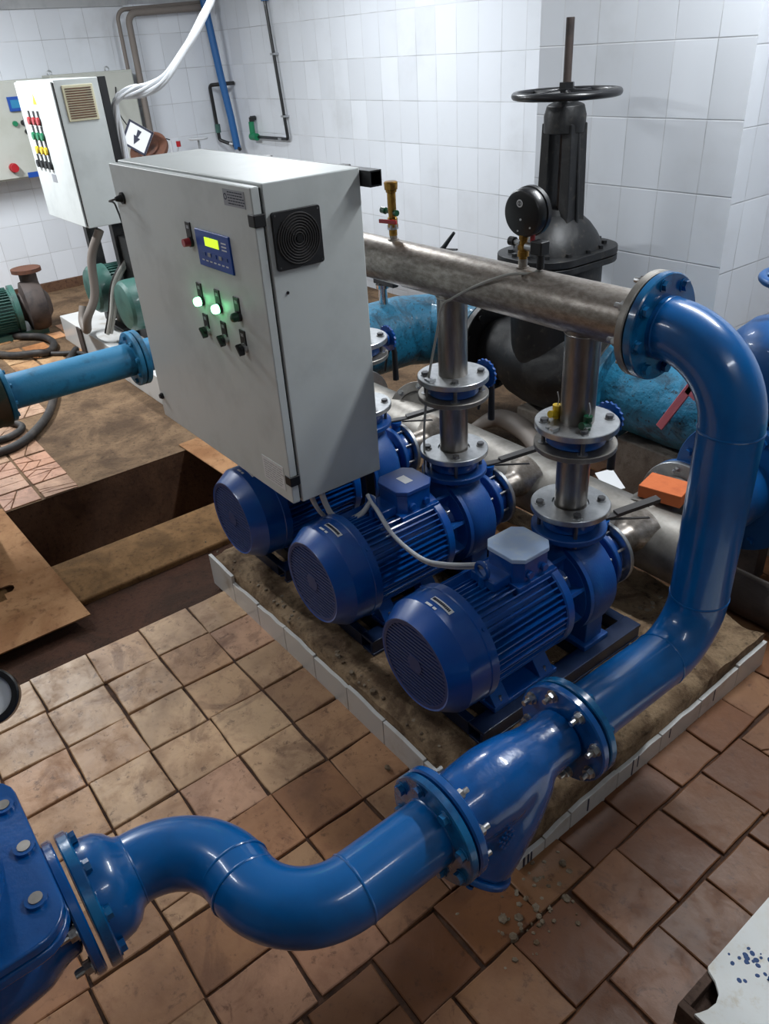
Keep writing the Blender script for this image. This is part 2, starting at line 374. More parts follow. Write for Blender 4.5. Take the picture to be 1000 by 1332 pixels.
# ---- floor: grout plane, concrete areas, relief tiles in one mesh
def make_floor():
    mb = MB(); tint = []
    def flat(x0, y0, x1, y1, mi, z=0, nx=1):
        mb.add([(x0, y0, z), (x1, y0, z), (x1, y1, z), (x0, y1, z)], [(0, 1, 2, 3)], None, mi); tint.append((1, 1, 1))
    def tile(poly, th, col, tilt=(0, 0)):
        n = len(poly); cx = sum(p[0] for p in poly) / n; cy = sum(p[1] for p in poly) / n
        bot = [(x, y, -.004) for x, y in poly]
        mid = [(x, y, th - .002 + (x - cx) * tilt[0] + (y - cy) * tilt[1]) for x, y in poly]
        top = []
        for x, y in poly:
            d = math.hypot(x - cx, y - cy); k = max(0, 1 - .0035 / max(d, .004))
            xx = cx + (x - cx) * k; yy = cy + (y - cy) * k; top.append((xx, yy, th + (xx - cx) * tilt[0] + (yy - cy) * tilt[1]))
        fs = [tuple(2 * n + i for i in range(n))]
        for i in range(n):
            j = (i + 1) % n; fs.append((i, j, n + j, n + i)); fs.append((n + i, n + j, 2 * n + j, 2 * n + i))
        mb.add(bot + mid + top, fs, None, 0); tint.extend([col] * len(fs))
    def mixc(a, b, k): return tuple(x + (y - x) * k for x, y in zip(a, b))
    LIGHT = lin((204, 170, 134)); RED = lin((180, 110, 64)); OCH = lin((184, 136, 92)); PINK = lin((190, 146, 122)); BR = lin((98, 60, 34))
    # base planes round the trench
    flat(WL, -2.4, -3.95, WB, 1); flat(-3.95, 1.95, -2.62, WB, 1); flat(-2.56, -2.4, 1.6, WB, 2, -.002); flat(-2.62, 1.95, -2.56, WB, 1)
    def inpl(x, y): return -2.60 < x < -.88 and 1.03 < y < 2.16
    xs = [-2.557, -2.347, -2.135, -1.93, -1.72, -1.518, -1.318, -1.11, -.925, -.730, -.526]
    while xs[-1] < 1.2: xs.append(xs[-1] + .203)
    for i in range(len(xs) - 1):
        x0, x1 = xs[i], xs[i + 1]; right = x0 > -.95
        ys = []
        y0 = -1.1
        if not right:
            y = .597 - .212 * 8
            while y < 4.3: ys.append(y); y += .212
        else:
            base = .840 if i % 2 else .946
            y = base - .204 * 9
            while y < 4.3: ys.append(y); y += .2035
            if i % 2 == 1 or x0 > -.75: ys = sorted(ys + [1.045]) if x0 > -.75 and x0 < -.70 else ys
        for a, b in zip(ys, ys[1:]):
            cx, cy = (x0 + x1) / 2, (a + b) / 2
            if inpl(cx, cy) or b - a < .03: continue
            if cy > 3.33 and cx < WRX: continue
            if cy > 2.2 and random.random() < .12: continue
            if x0 < -2.5 and cy > .95: continue
            g = .0036; j = lambda: random.uniform(-.0050, .0050)
            poly = [(x0 + g + j(), a + g + j()), (x1 - g + j(), a + g + j()), (x1 - g + j(), b - g + j()), (x0 + g + j(), b - g + j())]
            # clipped corners now and then, wobbly edges
            pts = []
            for q in range(4):
                p0 = V(poly[q]); p1 = V(poly[(q + 1) % 4]); pts.append(tuple(p0))
                for s in (.33, .66):
                    m = p0.lerp(p1, s); pts.append((m.x + random.uniform(-.0022, .0022), m.y + random.uniform(-.0022, .0022)))
            far = min(1, max(0, (cx + 2.5) / 2.0))
            col = mixc(LIGHT, mixc(RED, OCH, random.random()), min(1, max(0, far * .75 + random.uniform(-.22, .3))))
            if random.random() < .12: col = mixc(col, PINK, .6)
            if cx > -.95 or cy > 2.2: col = mixc(col, BR, random.uniform(.6, 1.0))  # right and rear tiles: dirtier brown, weaker light on the right painted in
            elif cx > -1.6 or (cy > .75 and cx > -2.2): col = mixc(col, BR, random.uniform(.2, .6))  # tiles nearer the plinth: dirt and the pumps' shade mixed into the tint
            th = .006 + random.uniform(0, .006); tl = (random.uniform(-.014, .014), random.uniform(-.014, .014))
            pieces = [pts]
            if random.random() < .06:
                k = random.choice((1, 2)); c_ = V((cx + random.uniform(-.05, .05), cy + random.uniform(-.05, .05)))
                a_ = pts[k:k + 6]; b_ = pts[k + 5:] + pts[:k + 1]
                def shrink(P):
                    mx = sum(p[0] for p in P) / len(P); my = sum(p[1] for p in P) / len(P)
                    return [(mx + (p[0] - mx) * .972, my + (p[1] - my) * .972) for p in P]
                pieces = [shrink(a_), shrink(b_)]
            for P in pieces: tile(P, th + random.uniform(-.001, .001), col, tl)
    # cracked pink tiles left of the pit and orange ones by the far motors
    def cut(poly, p, d):
        A, B = [], []; n = len(poly)
        for i in range(n):
            a = V(poly[i]); b = V(poly[(i + 1) % n]); sa = (a - p).cross(d) if False else (a.x - p.x) * d.y - (a.y - p.y) * d.x; sb = (b.x - p.x) * d.y - (b.y - p.y) * d.x
            (A if sa >= 0 else B).append(tuple(a))
            if sa * sb < 0: m = a.lerp(b, sa / (sa - sb)); A.append(tuple(m)); B.append(tuple(m))
        return A, B
    def patch(x0, y0, nx, ny, w, cols, keep, cracks):
        for ix in range(nx):
            for iy in range(ny):
                cx = x0 + (ix + .5) * w; cy = y0 + (iy + .5) * w
                if not keep(cx, cy): continue
                ps = [[(cx - w * .48, cy - w * .48), (cx + w * .48, cy - w * .48), (cx + w * .48, cy + w * .48), (cx - w * .48, cy + w * .48)]]
                for _ in range(random.choice(cracks)):
                    k = max(range(len(ps)), key=lambda q: len(ps[q]) * random.random()); P = ps.pop(k)
                    c_ = V((sum(q[0] for q in P) / len(P) + random.uniform(-.02, .02), sum(q[1] for q in P) / len(P) + random.uniform(-.02, .02)))
                    an = random.uniform(0, pi); A, B = cut(P, c_, V((cos(an), sin(an))))
                    ps += [q for q in (A, B) if len(q) > 2]
                col = mixc(*random.sample(cols, 2), random.random())
                for P in ps:
                    if random.random() < .07: continue
                    mx = sum(p[0] for p in P) / len(P); my = sum(p[1] for p in P) / len(P)
                    P = [(mx + (p[0] - mx) * .93, my + (p[1] - my) * .93) for p in P]
                    tile(P, .005 + random.uniform(0, .003), col, (random.uniform(-.02, .02), random.uniform(-.02, .02)))
    patch(-5.75, .05, 9, 5, .2, [PINK, lin((176, 150, 124)), lin((190, 140, 112))], lambda x, y: x < -4.02 and y < .95 - (x + 5.2) * .02 and not (x > -4.3 and y > .8), (1, 2, 3, 4))
    patch(-8.3, .9, 12, 5, .2, [OCH, lin((190, 130, 84)), lin((196, 160, 120))], lambda x, y: x < -6.1 and random.random() < .85, (0, 0, 1))
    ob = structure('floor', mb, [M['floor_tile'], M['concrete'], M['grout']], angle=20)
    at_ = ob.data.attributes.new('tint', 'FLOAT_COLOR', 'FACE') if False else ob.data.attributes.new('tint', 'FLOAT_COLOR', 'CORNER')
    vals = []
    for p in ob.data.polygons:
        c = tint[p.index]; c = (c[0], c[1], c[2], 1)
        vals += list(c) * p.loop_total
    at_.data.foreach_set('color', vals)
make_floor()

# ---- trench beside the tiles
tb = MB()
tb.add([(-2.56, -2.4, -.012), (-3.0, -2.4, -.075), (-3.0, 1.95, -.075), (-2.56, 1.95, -.012)], [(0, 1, 2, 3)])
structure('trim_3', tb, M['earth'])
tb = MB(); tb.box((-3.36, -2.4, -.8), (-2.99, 1.95, -.045)); structure('trim_4', tb, M['beam'], bev=.012)
tb = MB(); tb.box((-3.96, -2.4, -.9), (-3.36, 1.95, -.8)); tb.box((-4.0, -2.4, -.9), (-3.95, 1.95, -.003)); tb.box((-3.95, 1.95, -.9), (-2.56, 2.0, -.003)); tb.box((-3.95, -2.45, -.9), (-2.56, -2.4, -.003))
structure('trim_5', tb, M['pit_dark'])

# ---- cover sheets over the trench
def sheet_with_holes(name, outer, holes, z, th, mat, label, cat):
    cu = bpy.data.curves.new(name, 'CURVE'); cu.dimensions = '2D'; cu.fill_mode = 'BOTH'; cu.extrude = th / 2
    o = V((outer[0][0], outer[0][1], z + th / 2))
    for P in [outer] + holes:
        sp = cu.splines.new('POLY'); sp.points.add(len(P) - 1); sp.use_cyclic_u = True
        for q, p in zip(sp.points, P): q.co = (p[0] - o.x, p[1] - o.y, 0, 1)
    tmp = bpy.data.objects.new('tmp', cu); me = bpy.data.meshes.new_from_object(tmp); bpy.data.objects.remove(tmp)
    me.materials.clear(); me.materials.append(mat)
    ob = bpy.data.objects.new(name, me); COL.objects.link(ob); ob.location = o
    return tag(ob, label, cat)
slot = [(-3.31, .19), (-3.14, .19), (-3.14, .25), (-3.19, .25), (-3.19, .285), (-3.21, .30), (-3.235, .30), (-3.25, .285), (-3.25, .25), (-3.31, .25)]
sheet_with_holes('trench_cover', [(-2.775, -1.2), (-2.79, .49), (-3.99, .45), (-4.02, -1.2)], [slot], .004, .006, M['sheet_rust'],
                 'large rust stained cover sheet over the trench at the left, with a hand slot', 'cover')
sheet_with_holes('trench_cover', [(-3.02, 1.50), (-3.02, 1.93), (-4.06, 1.97), (-4.03, 1.465)], [], .004, .006, M['sheet_rust'],
                 'brown cover sheet over the trench end, partly hidden behind the big grey cabinet', 'cover')

# ---- pump plinth
PZ = .155
def pump_plinth():
    r = thing('equipment_plinth', (-1.75, 1.6, 0), 'low rough concrete plinth edged with white tiles carrying the three blue pumps', 'plinth')
    mb = MB(); nx, ny = 140, 96; x0, x1, y0, y1 = -2.63, -.868, 1.0, 2.20
    rnd = random.Random(3)
    import mathutils
    vs = []
    for j in range(ny + 1):
        for i in range(nx + 1):
            x = x0 + (x1 - x0) * i / nx; y = y0 + (y1 - y0) * j / ny
            h = PZ + .003 + .012 * mathutils.noise.noise(V((x * 5, y * 5, 0))) + .006 * mathutils.noise.noise(V((x * 17, y * 17, 3))) + .004 * mathutils.noise.noise(V((x * 43, y * 43, 5)))
            e = min(x - x0, x1 - x, y - y0, y1 - y)
            brk = max(0, .022 + .040 * mathutils.noise.noise(V((x * 9, y * 9, 9))) - e) * .7
            vs.append((x, y, h - brk))
    fs = [(j * (nx + 1) + i, j * (nx + 1) + i + 1, (j + 1) * (nx + 1) + i + 1, (j + 1) * (nx + 1) + i) for j in range(ny) for i in range(nx)]
    loop = [i for i in range(nx + 1)] + [(j) * (nx + 1) + nx for j in range(1, ny + 1)] + [ny * (nx + 1) + i for i in range(nx - 1, -1, -1)] + [j * (nx + 1) for j in range(ny - 1, 0, -1)]
    b0 = len(vs)
    for i in loop: vs.append((vs[i][0], vs[i][1], .0))
    n = len(loop)
    fs += [(loop[k], b0 + k, b0 + (k + 1) % n, loop[(k + 1) % n]) for k in range(n)]
    mb.add(vs, fs); part('concrete_block', mb, M['plinth_top'], r, angle=60)
    # facing tiles, jagged tops
    def facing(p0, d, L, widths, hs, nrm):
        a = 0
        for w, (h0, h1) in zip(widths, hs):
            P = [(a + .0015, 0), (a + w - .0015, 0), (a + w - .0015, h1)]
            for k in (3, 2, 1):
                s = k / 4; P.append((a + w * s, h0 + (h1 - h0) * s + rnd.uniform(-.004, .006)))
            P.append((a + .0015, h0)); q = MB()
            Mx = Matrix(((d[0], 0, nrm[0], p0[0]), (d[1], 0, nrm[1], p0[1]), (0, 1, 0, 0), (0, 0, 0, 1)))
            q.prism(P, 0, .014, Mx); part('facing_tile', q, M['tile_edge'], r, bev=.0015); a += w
    facing((-2.645, .998), (1, 0), 1.8, [.2, .2, .2, .2, .2, .2, .2, .2, .18], [(.150, .140), (.108, .115), (.110, .122), (.122, .118), (.112, .110), (.118, .112), (.110, .104), (.10, .088), (.085, .065)], (0, -1))
    facing((-.868, .985), (0, 1), 1.2, [.105, .105, .21, .21, .21, .21, .175], [(.045, .05), (.052, .07), (.072, .080), (.075, .080), (.082, .088), (.088, .10), (.108, .115)], (1, 0))
    return r
PLINTH = pump_plinth()

# ================================================================== PUMPS
AZ = .42; YM = 1.67       # shaft height, plane of risers
def lettering(parent, name, M0, w, h, rows, mat, seed=1, z=.0006):
    """small unreadable print as short dashes"""
    rnd = random.Random(seed); q = MB()
    for i in range(rows):
        y = h / 2 - (i + .5) * h / rows; x = -w / 2
        while x < w / 2 - .002:
            l = min(rnd.uniform(.08, .2) * w, w / 2 - x); q.box((x, y - h / rows * .22, 0), (x + l * .8, y + h / rows * .22, z), M0); x += l
    return part(name, q, mat, parent)

def make_pump(X):
    r = thing('pump', (X, YM, PZ), 'x', 'pump', 'blue end suction pumps on the plinth')
    ax = frame((X, 0, AZ), (0, 1, 0))       # local z runs along +Y, so z value = world y
    P, C = M['pump_blue'], M['cast_blue']
    # motor body with cooling fins
    mb = MB(); mb.cyl(.138, 1.10, 1.505, ax, 40)
    nf = 52
    for k in range(nf):
        a = 2 * pi * k / nf; zz = sin(a); xx = cos(a)
        ang = ax @ RZ(a)
        # skip fins under terminal box and feet
        wz = (ang @ V((1, 0, 0)) - ang @ V((0, 0, 0)))
        if wz.z > .93: h = .152
        elif wz.z < -.8: h = .146
        else: h = .166 + .004 * (k % 2)
        mb.box((.13, -.0022, 1.17), (h, .0022, 1.49), ang)
    part('motor_body', mb, P, r)
    mb = MB(); mb.lathe([(.1, 1.485), (.168, 1.485), (.172, 1.49), (.172, 1.515), (.168, 1.52), (.1, 1.52)], ax, 48); part('end_shield', mb, P, r)
    # fan cowl
    mb = MB(); prof = [(.141, 1.025), (.142, 1.022), (.147, 1.020), (.150, 1.024), (.1825, 1.078), (.184, 1.15), (.187, 1.153), (.187, 1.180), (.183, 1.182), (.178, 1.18), (.176, 1.082), (.146, 1.032), (.141, 1.028)]
    mb.lathe(prof, ax, 64, closed=True)
    for k in range(4):
        q = ax @ RZ(pi / 4 + k * pi / 2) @ T((.187, 0, 1.167)) @ Matrix.Rotation(pi / 2, 4, 'Y'); mb.cyl(.006, 0, .004, q, 10)
    cowl = part('fan_cowl', mb, P, r, angle=14)
    mb = MB(); mb.cyl(.142, 1.036, 1.042, ax, 48); part('grille_backing', mb, M['seam'], cowl)  # black disc added as the shade inside the cowl behind the bars
    mb = MB()
    for k in range(-10, 11):
        y = k * .0134; w = math.sqrt(max(0, .14 ** 2 - y * y))
        mb.box((-w, y - .0036, 1.023), (w, y + .0036, 1.030), ax)
    mb.cyl(.03, 1.022, 1.032, ax, 24); mb.ring(.132, .143, 1.022, 1.034, ax, 48)
    part('fan_grille', mb, M['grille_blue'], cowl)
    # label strip on the cowl top (curved)
    def strip(a0, a1, y0, y1, rr, mat, nm):
        q = MB(); n = 10; vs = []
        for i in range(n + 1):
            a = a0 + (a1 - a0) * i / n
            for y in (y0, y1):
                for d in (0, .0012): vs.append((X + (rr + d) * sin(a), y, AZ + (rr + d) * cos(a)))
        fs = [(4 * i + 1, 4 * i + 3, 4 * i + 7, 4 * i + 5) for i in range(n)] + [(4 * i, 4 * i + 1, 4 * i + 5, 4 * i + 4) for i in range(n)] + [(4 * i + 2, 4 * i + 6, 4 * i + 7, 4 * i + 3) for i in range(n)]
        q.add(vs, fs); return part(nm, q, mat, cowl)
    strip(-.10, .34, 1.105, 1.124, .184, M['decal_white'], 'label_strip')
    for i in range(11): strip(-.06 + i * .034, -.045 + i * .034, 1.110, 1.119, .1855, M['decal_dark'], 'label_print') if i == 0 else None
    q = MB()
    for i in range(12):
        a = -.07 + i * .032; q.box((-.0022, 1.110, .1852), (.0022, 1.119, .1862), T((X, 0, AZ)) @ Matrix.Rotation(a, 4, 'Y'))
    part('label_print', q, M['decal_dark'], cowl)
    q = MB(); q.box((-.012, 1.083, .1838), (.012, 1.091, .185), T((X, 0, AZ)) @ Matrix.Rotation(-.02, 4, 'Y')); q.box((-.006, 1.083, .1838), (.006, 1.091, .185), T((X, 0, AZ)) @ Matrix.Rotation(.11, 4, 'Y')); part('sticker', q, M['decal_white'], cowl)
    # terminal box, octagonal
    def octa(cx, cy, hx, hy, c): return [(cx - hx + c, cy - hy), (cx + hx - c, cy - hy), (cx + hx, cy - hy + c), (cx + hx, cy + hy - c), (cx + hx - c, cy + hy), (cx - hx + c, cy + hy), (cx - hx, cy + hy - c), (cx - hx, cy - hy + c)]
    cx, cy = X + .008, 1.43
    mb = MB(); mb.prism(octa(cx, cy, .074, .074, .026), .54, .645); mb.box((cx - .085, cy - .08, .545), (cx + .085, cy + .085, .575))
    for s in (-.03, .03): mb.cyl(.013, 0, .012, frame((cx + .074, cy + s, .598), (1, 0, 0)), 14)
    tbx = part('terminal_box', mb, P, r, bev=.003)
    mb = MB(); mb.prism(octa(cx, cy, .078, .078, .028), .645, .660); lid = part('terminal_cover', mb, M['cover_blue'], tbx, bev=.003)
    mb = MB(); mb.box((cx - .026, cy - .016, .660), (cx + .026, cy + .018, .6608)); part('rating_label', mb, M['decal_white'], tbx)
    mb = MB(); mb.box((X - .05, 1.29, .565), (X + .05, 1.50, .60)); part('box_pedestal', mb, P, r, bev=.006)
    # lifting eye
    mb = MB(); mb.torus(.024, .007, frame((X, 1.29, .622), (0, 1, 0)), 28, 10); mb.cyl(.013, .565, .602, T((X, 1.29, 0)), 14, r2=.010); part('lifting_eye', mb, P, r)
    # motor feet
    for s in (-1, 1):
        mb = MB(); xa = X + s * .075; xb = X + s * .150
        mb.box((min(xa, xb), 1.20, .217), (max(xa, xb), 1.475, .235))
        for y in (1.235, 1.43):
            mb.add([(xa, y - .03, .235), (xb, y - .03, .235), (xb, y + .03, .235), (xa, y + .03, .235), (xa - s * .02, y - .03, .30), (xb - s * .05, y - .03, .30), (xb - s * .05, y + .03, .30), (xa - s * .02, y + .03, .30)],
                   [(0, 3, 2, 1), (4, 5, 6, 7), (0, 1, 5, 4), (1, 2, 6, 5), (2, 3, 7, 6), (3, 0, 4, 7)])
        part('foot', mb, P, r, bev=.003)
        for y in (1.235, 1.43): bolts(r, T((X + s * .136, y, .236)), 1, 0, .009, 0, M['zinc_bolt'], kind='stud', name='foot_bolt')
    # bell housing with ribs
    mb = MB(); mb.lathe([(.150, 1.515), (.155, 1.52), (.155, 1.53), (.118, 1.535), (.098, 1.56), (.105, 1.585), (.150, 1.592), (.150, 1.602)], ax, 40)
    for k in range(8):
        a = ax @ RZ(pi / 8 + k * pi / 4)
        mb.add([(.09, -.006, 1.525), (.152, -.006, 1.525), (.150, -.006, 1.598), (.09, -.006, 1.598), (.09, .006, 1.525), (.152, .006, 1.525), (.150, .006, 1.598), (.09, .006, 1.598)],
               [(0, 1, 2, 3), (7, 6, 5, 4), (0, 4, 5, 1), (1, 5, 6, 2), (2, 6, 7, 3), (3, 7, 4, 0)], a)
    part('bell_housing', mb, C, r)
    bolts(r, ax @ T((0, 0, 1.531)), 4, .138, .010, .01, M['zinc_bolt'], kind='stud', phase=pi / 4, name='housing_bolt')
    # volute
    def sp(a, z): return 1 + .14 * (((a / (2 * pi)) + .27) % 1) 
    mb = MB(); mb.lathe([(.11, 1.600), (.148, 1.600), (.160, 1.606), (.170, 1.618), (.174, 1.645), (.174, 1.695), (.168, 1.722), (.150, 1.738), (.118, 1.745), (.100, 1.752), (.082, 1.768), (.076, 1.785), (.076, 1.80)], ax, 64, rfun=sp if False else None)
    # discharge neck
    dz = T((X, YM, 0)); mb.lathe([(.105, .50), (.095, .555), (.078, .585), (.072, .600), (.072, .615)], dz, 40)
    mb.box((X - .135, 1.63, .215), (X - .075, 1.71, .33)); mb.box((X + .075, 1.63, .215), (X + .135, 1.71, .33)); mb.box((X - .15, 1.61, .215), (X + .15, 1.73, .235))
    part('volute_casing', mb, C, r, bev=.004)
    mb = MB(); mb.ring(.05, .168, 1.596, 1.612, ax, 56); part('casing_ring', mb, C, r)
    bolts(r, ax @ T((0, 0, 1.740)), 8, .128, .009, .012, M['zinc_bolt'], kind='stud', phase=.2, name='casing_bolt')
    mb = MB(); mb.ring(.05, .118, .604, .624, dz, 48, c=.003); part('discharge_flange', mb, C, r)
    mb = MB(); mb.ring(.05, .118, 1.795, 1.815, ax, 48, c=.003); part('suction_flange', mb, C, r)
    # base frame of two channels with cross members
    for s in (-1, 1):
        mb = MB(); x = X + s * .150
        xa, xb = (x - .028, x + .035) if s > 0 else (x - .035, x + .028)
        mb.box((xa, 1.12, .205), (xb, 1.86, .217)); mb.box((xa, 1.12, PZ), (xb, 1.86, PZ + .010)); xm = (xa + xb) / 2 + s * .022
        mb.box((xm - .006, 1.12, PZ + .01), (xm + .006, 1.86, .205)); part('frame_channel', mb, M['frame_blue'], r, bev=.002)
    for y0, y1 in ((1.12, 1.15), (1.20, 1.26), (1.41, 1.46), (1.62, 1.72), (1.82, 1.86)):
        mb = MB(); mb.box((X - .12, y0, .160), (X + .12, y1, .214)); part('cross_member', mb, M['frame_blue'], r, bev=.002)
    return r

PX = [-1.314, -1.85, -2.41]
labels = ['front right blue pump with a pale dusty terminal lid, nearest the tall outlet pipe',
          'middle blue pump of the three, white rating label on its dark blue terminal lid',
          'rear left blue pump half hidden under the big grey control cabinet']
p0 = make_pump(PX[0]); p0['label'] = labels[0]
for X, lb in zip(PX[1:], labels[1:]):
    c = dup(p0); c.location.x = X; c['label'] = lb
# the front pump's lid is pale blue
for t_ in [o for o in bpy.data.objects if o.parent == p0 and o.name.startswith('terminal_box')]:
    for l_ in [o for o in bpy.data.objects if o.parent == t_]:
        if l_.name.startswith('terminal_cover'):
            l_.data = l_.data.copy(); l_.data.materials[0] = M['cover_pale']; l_['label'] = 'dusty pale blue lid'
        if l_.name.startswith('rating_label'): bpy.data.objects.remove(l_)

# ================================================================== VALVES AND SPOOLS ABOVE EACH PUMP
def wafer(parent, Mx, z0, z1, r=.088, nm='wafer_body'):
    mb = MB(); mb.lathe([(.05, z0), (r - .006, z0), (r, z0 + .006), (r - .004, (z0 + z1) / 2), (r, z1 - .006), (r - .006, z1), (.05, z1)], Mx, 44)
    return part(nm, mb, M['pump_blue'], parent)
NPOS = ['front', 'middle', 'rear']
def spool_set(i, X):
    who = ['front right pump', 'middle pump', 'rear left pump'][i]
    d = T((X, YM, 0))
    cv = thing('check_valve', (X, YM, .624), 'dark blue wafer check valve on the outlet of the ' + who, 'valve', 'wafer check valves on the pump outlets')
    wafer(cv, d, .624, .680, .084)
    sp = thing('outlet_spool', (X, YM, .68), 'short stainless spool with bright flanges above the ' + who, 'pipe', 'stainless spools on the pump outlets')
    mb = MB(); mb.ring(.046, .050, .682, .925, d, 40); part('pipe', mb, M['steel_v'], sp)
    mb = MB(); mb.ring(.057, .122, .680, .700, d, 56, c=.002); mb.ring(.0505, .055, .682, .694, d, 40); part('flange', mb, M['zinc'], sp)
    bolts(sp, d @ T((0, 0, .700)), 4, .095, .0125, .085, M['dark_bolt'], M['zinc_bolt'], phase=pi / 4 + .12)
    mb = MB(); mb.ring(.05, .122, .895, .912, d, 56, c=.002); part('flange', mb, M['steel_dull'], sp)
    bv = thing('butterfly_valve', (X, YM, .912), 'blue butterfly valve with hanging black lever above the ' + who, 'valve', 'butterfly valves on the pump outlets')
    wafer(bv, d, .912, .958)
    h = frame((X, YM, .935), (0, 1, 0))
    mb = MB(); mb.cyl(.020, .08, .150, h, 18); mb.cyl(.03, .135, .150, h, 20); part('stem_neck', mb, M['pump_blue'], bv)
    mb = MB(); nt = 36
    mb.prism([((.053 if k % 2 else .048) * cos(2 * pi * k / nt), (.053 if k % 2 else .048) * sin(2 * pi * k / nt)) for k in range(nt)], .150, .158, h); mb.cyl(.012, .156, .172, h, 14)
    part('toothed_plate', mb, M['pump_blue'], bv)
    mb = MB(); y = YM + .168
    mb.tube([(X + .002, y, .93), (X + .006, y + .012, .87), (X + .004, y + .014, .75)], [.012, .011, .013], 12)
    mb.tube([(X - .002, y + .006, .90), (X - .03, y + .0, .85), (X - .045, y - .004, .78)], [.006, .005, .005], 8)
    part('lever', mb, M['black_plastic'], bv)
    # suction side
    sv = thing('suction_valve', (X, 1.84, AZ), 'blue suction valve with a flat grey lever behind the ' + who, 'valve', 'suction butterfly valves of the pumps')
    a = frame((X, 0, AZ), (0, 1, 0))
    wafer(sv, a, 1.817, 1.862)
    up = frame((X, 1.84, AZ), (.12, .1, 1)) if False else frame((X, 1.84, AZ), (0, 0, 1))
    mb = MB(); mb.cyl(.02, .07, .135, up, 16); mb.cyl(.026, .128, .142, up, 16); part('stem_neck', mb, M['pump_blue'], sv)
    mb = MB(); dv = V((.35, .94, 0)).normalized(); s0 = V((X, 1.84, .565))
    nrm = V((-dv.y, dv.x, 0)) * .013
    def bar(a_, b_, z0, z1, th, w=1):
        mb.add([a_ - nrm * w + V((0, 0, z0)), b_ - nrm * w + V((0, 0, z1)), b_ + nrm * w + V((0, 0, z1)), a_ + nrm * w + V((0, 0, z0)),
                a_ - nrm * w + V((0, 0, z0 + th)), b_ - nrm * w + V((0, 0, z1 + th)), b_ + nrm * w + V((0, 0, z1 + th)), a_ + nrm * w + V((0, 0, z0 + th))],
               [(0, 3, 2, 1), (4, 5, 6, 7), (0, 1, 5, 4), (1, 2, 6, 5), (2, 3, 7, 6), (3, 0, 4, 7)])
    bar(s0 - dv * .03, s0 + dv * .06, 0, 0, .006); bar(s0 + dv * .05, s0 + dv * .21, 0, .02, .014, 1.1)
    dv2 = V((.62, .78, 0)).normalized(); bar(s0 + dv * .03, s0 + dv * .03 + dv2 * .13, -.012, -.012, .004, .35)
    part('lever', mb, M['lever_grey'], sv)
for i, X in enumerate(PX): spool_set(i, X)

# ================================================================== SUCTION HEADER
sh = thing('suction_header', (-2.1, 2.1, .37), 'thick dull stainless suction pipe lying low behind the three pumps', 'pipe')
mb = MB(); mb.tube([(-3.05, 2.12, .37), (-1.12, 2.12, .37)], .118, 48); part('pipe', mb, M['steel_dull'], sh)
for X in PX:
    a = frame((X, 0, AZ), (0, 1, 0)); mb = MB()
    mb.lathe([(.050, 1.865), (.050, 1.985), (.056, 1.998), (.075, 2.02), (.10, 2.06)], a, 40); part('branch_pipe', mb, M['steel'], sh)
    mb = MB(); mb.ring(.048, .118, 1.862, 1.878, a, 52, c=.002); part('branch_flange', mb, M['zinc'], sh)
    bolts(sh, a @ T((0, 0, 1.878)), 8, .095, .010, .06, M['zinc_bolt'], phase=.2)
e2 = frame((-1.36, 0, .385), (0, 1, 0))
part('outlet_branch', MB().cyl(.112, 2.12, 2.385, e2, 44), M['steel_dull'], sh)
part('end_flange', MB().ring(.10, .165, 2.372, 2.392, e2, 56, c=.002), M['zinc'], sh)
bolts(sh, frame((-1.36, 2.372, .385), (0, -1, 0)), 8, .138, .012, .02, M['zinc_bolt'], kind='stud', phase=.2)
part('mating_flange', MB().ring(.08, .165, 2.396, 2.416, e2, 56, c=.002), M['right_blue'], sh)
a = frame((0, 2.12, .37), (1, 0, 0))
mb = MB(); mb.ring(.10, .168, -3.06, -3.04, a, 56, c=.002); part('end_flange', mb, M['zinc'], sh)
# vertical rusty-steel flange standing left of the middle spool
fl = frame((-2.62, 2.13, .44), (.3, -.8, .45))
q = thing('spare_flange', (-2.62, 2.13, .44), 'round grey steel flange standing behind the rear left pump', 'flange')
mb = MB(); mb.ring(.105, .15, -.012, .012, fl, 48, c=.002); mb.cyl(.105, -.006, .006, fl, 40); part('plate', mb, M['steel_dull'], q)
bolts(q, fl @ T((0, 0, .012)), 8, .128, .011, .024, M['zinc_bolt'], phase=.1)

# ================================================================== DISCHARGE MANIFOLD
MZ = 1.308; MR = .0735
mf = thing('discharge_manifold', (-1.9, YM, MZ), 'horizontal brushed stainless manifold pipe joining the three pump risers', 'pipe')
a = frame((0, YM, MZ), (1, 0, 0))
mb = MB(); mb.ring(MR - .004, MR, -2.95, -1.118, a, 56); mb.cyl(MR - .002, -2.955, -2.95, a, 40); part('pipe', mb, M['steel'], mf)
mb = MB(); mb.ring(MR - .004, .133, -1.120, -1.098, a, 64, c=.003); part('end_flange', mb, M['steel_dull'], mf)
for X in PX:
    d = T((X, YM, 0)); mb = MB(); mb.ring(.046, .050, .962, MZ - .052, d, 40); mb.torus(.0505, .003, d @ T((0, 0, MZ - .066)), 40, 6); br = part('branch_pipe', mb, M['steel_v'], mf)
    mb = MB(); mb.ring(.05, .122, .958, .978, d, 56, c=.002); part('flange', mb, M['zinc'], br)
    bolts(br, d @ T((0, 0, .978)), 4, .095, .0125, .064, M['dark_bolt'], M['zinc_bolt'], phase=pi / 4 + .12)
    q = MB(); q.hexa(.009, .978, .984, d @ T((-.02, -.10, 0))); q.box((-.008, -.112, .978), (.008, -.085, .986), d @ T((-.0, 0, 0))); part('weld_lug', q, M['zinc'], br)
for X, z in ((-2.141, 1.40), (-1.547, 1.405)):
    mb = MB(); mb.cyl(.013, MZ + .05, z, T((X, YM, 0)), 16); mb.cyl(.019, MZ + .066, MZ + .075, T((X, YM, 0)), 18); part('socket', mb, M['steel'], mf)

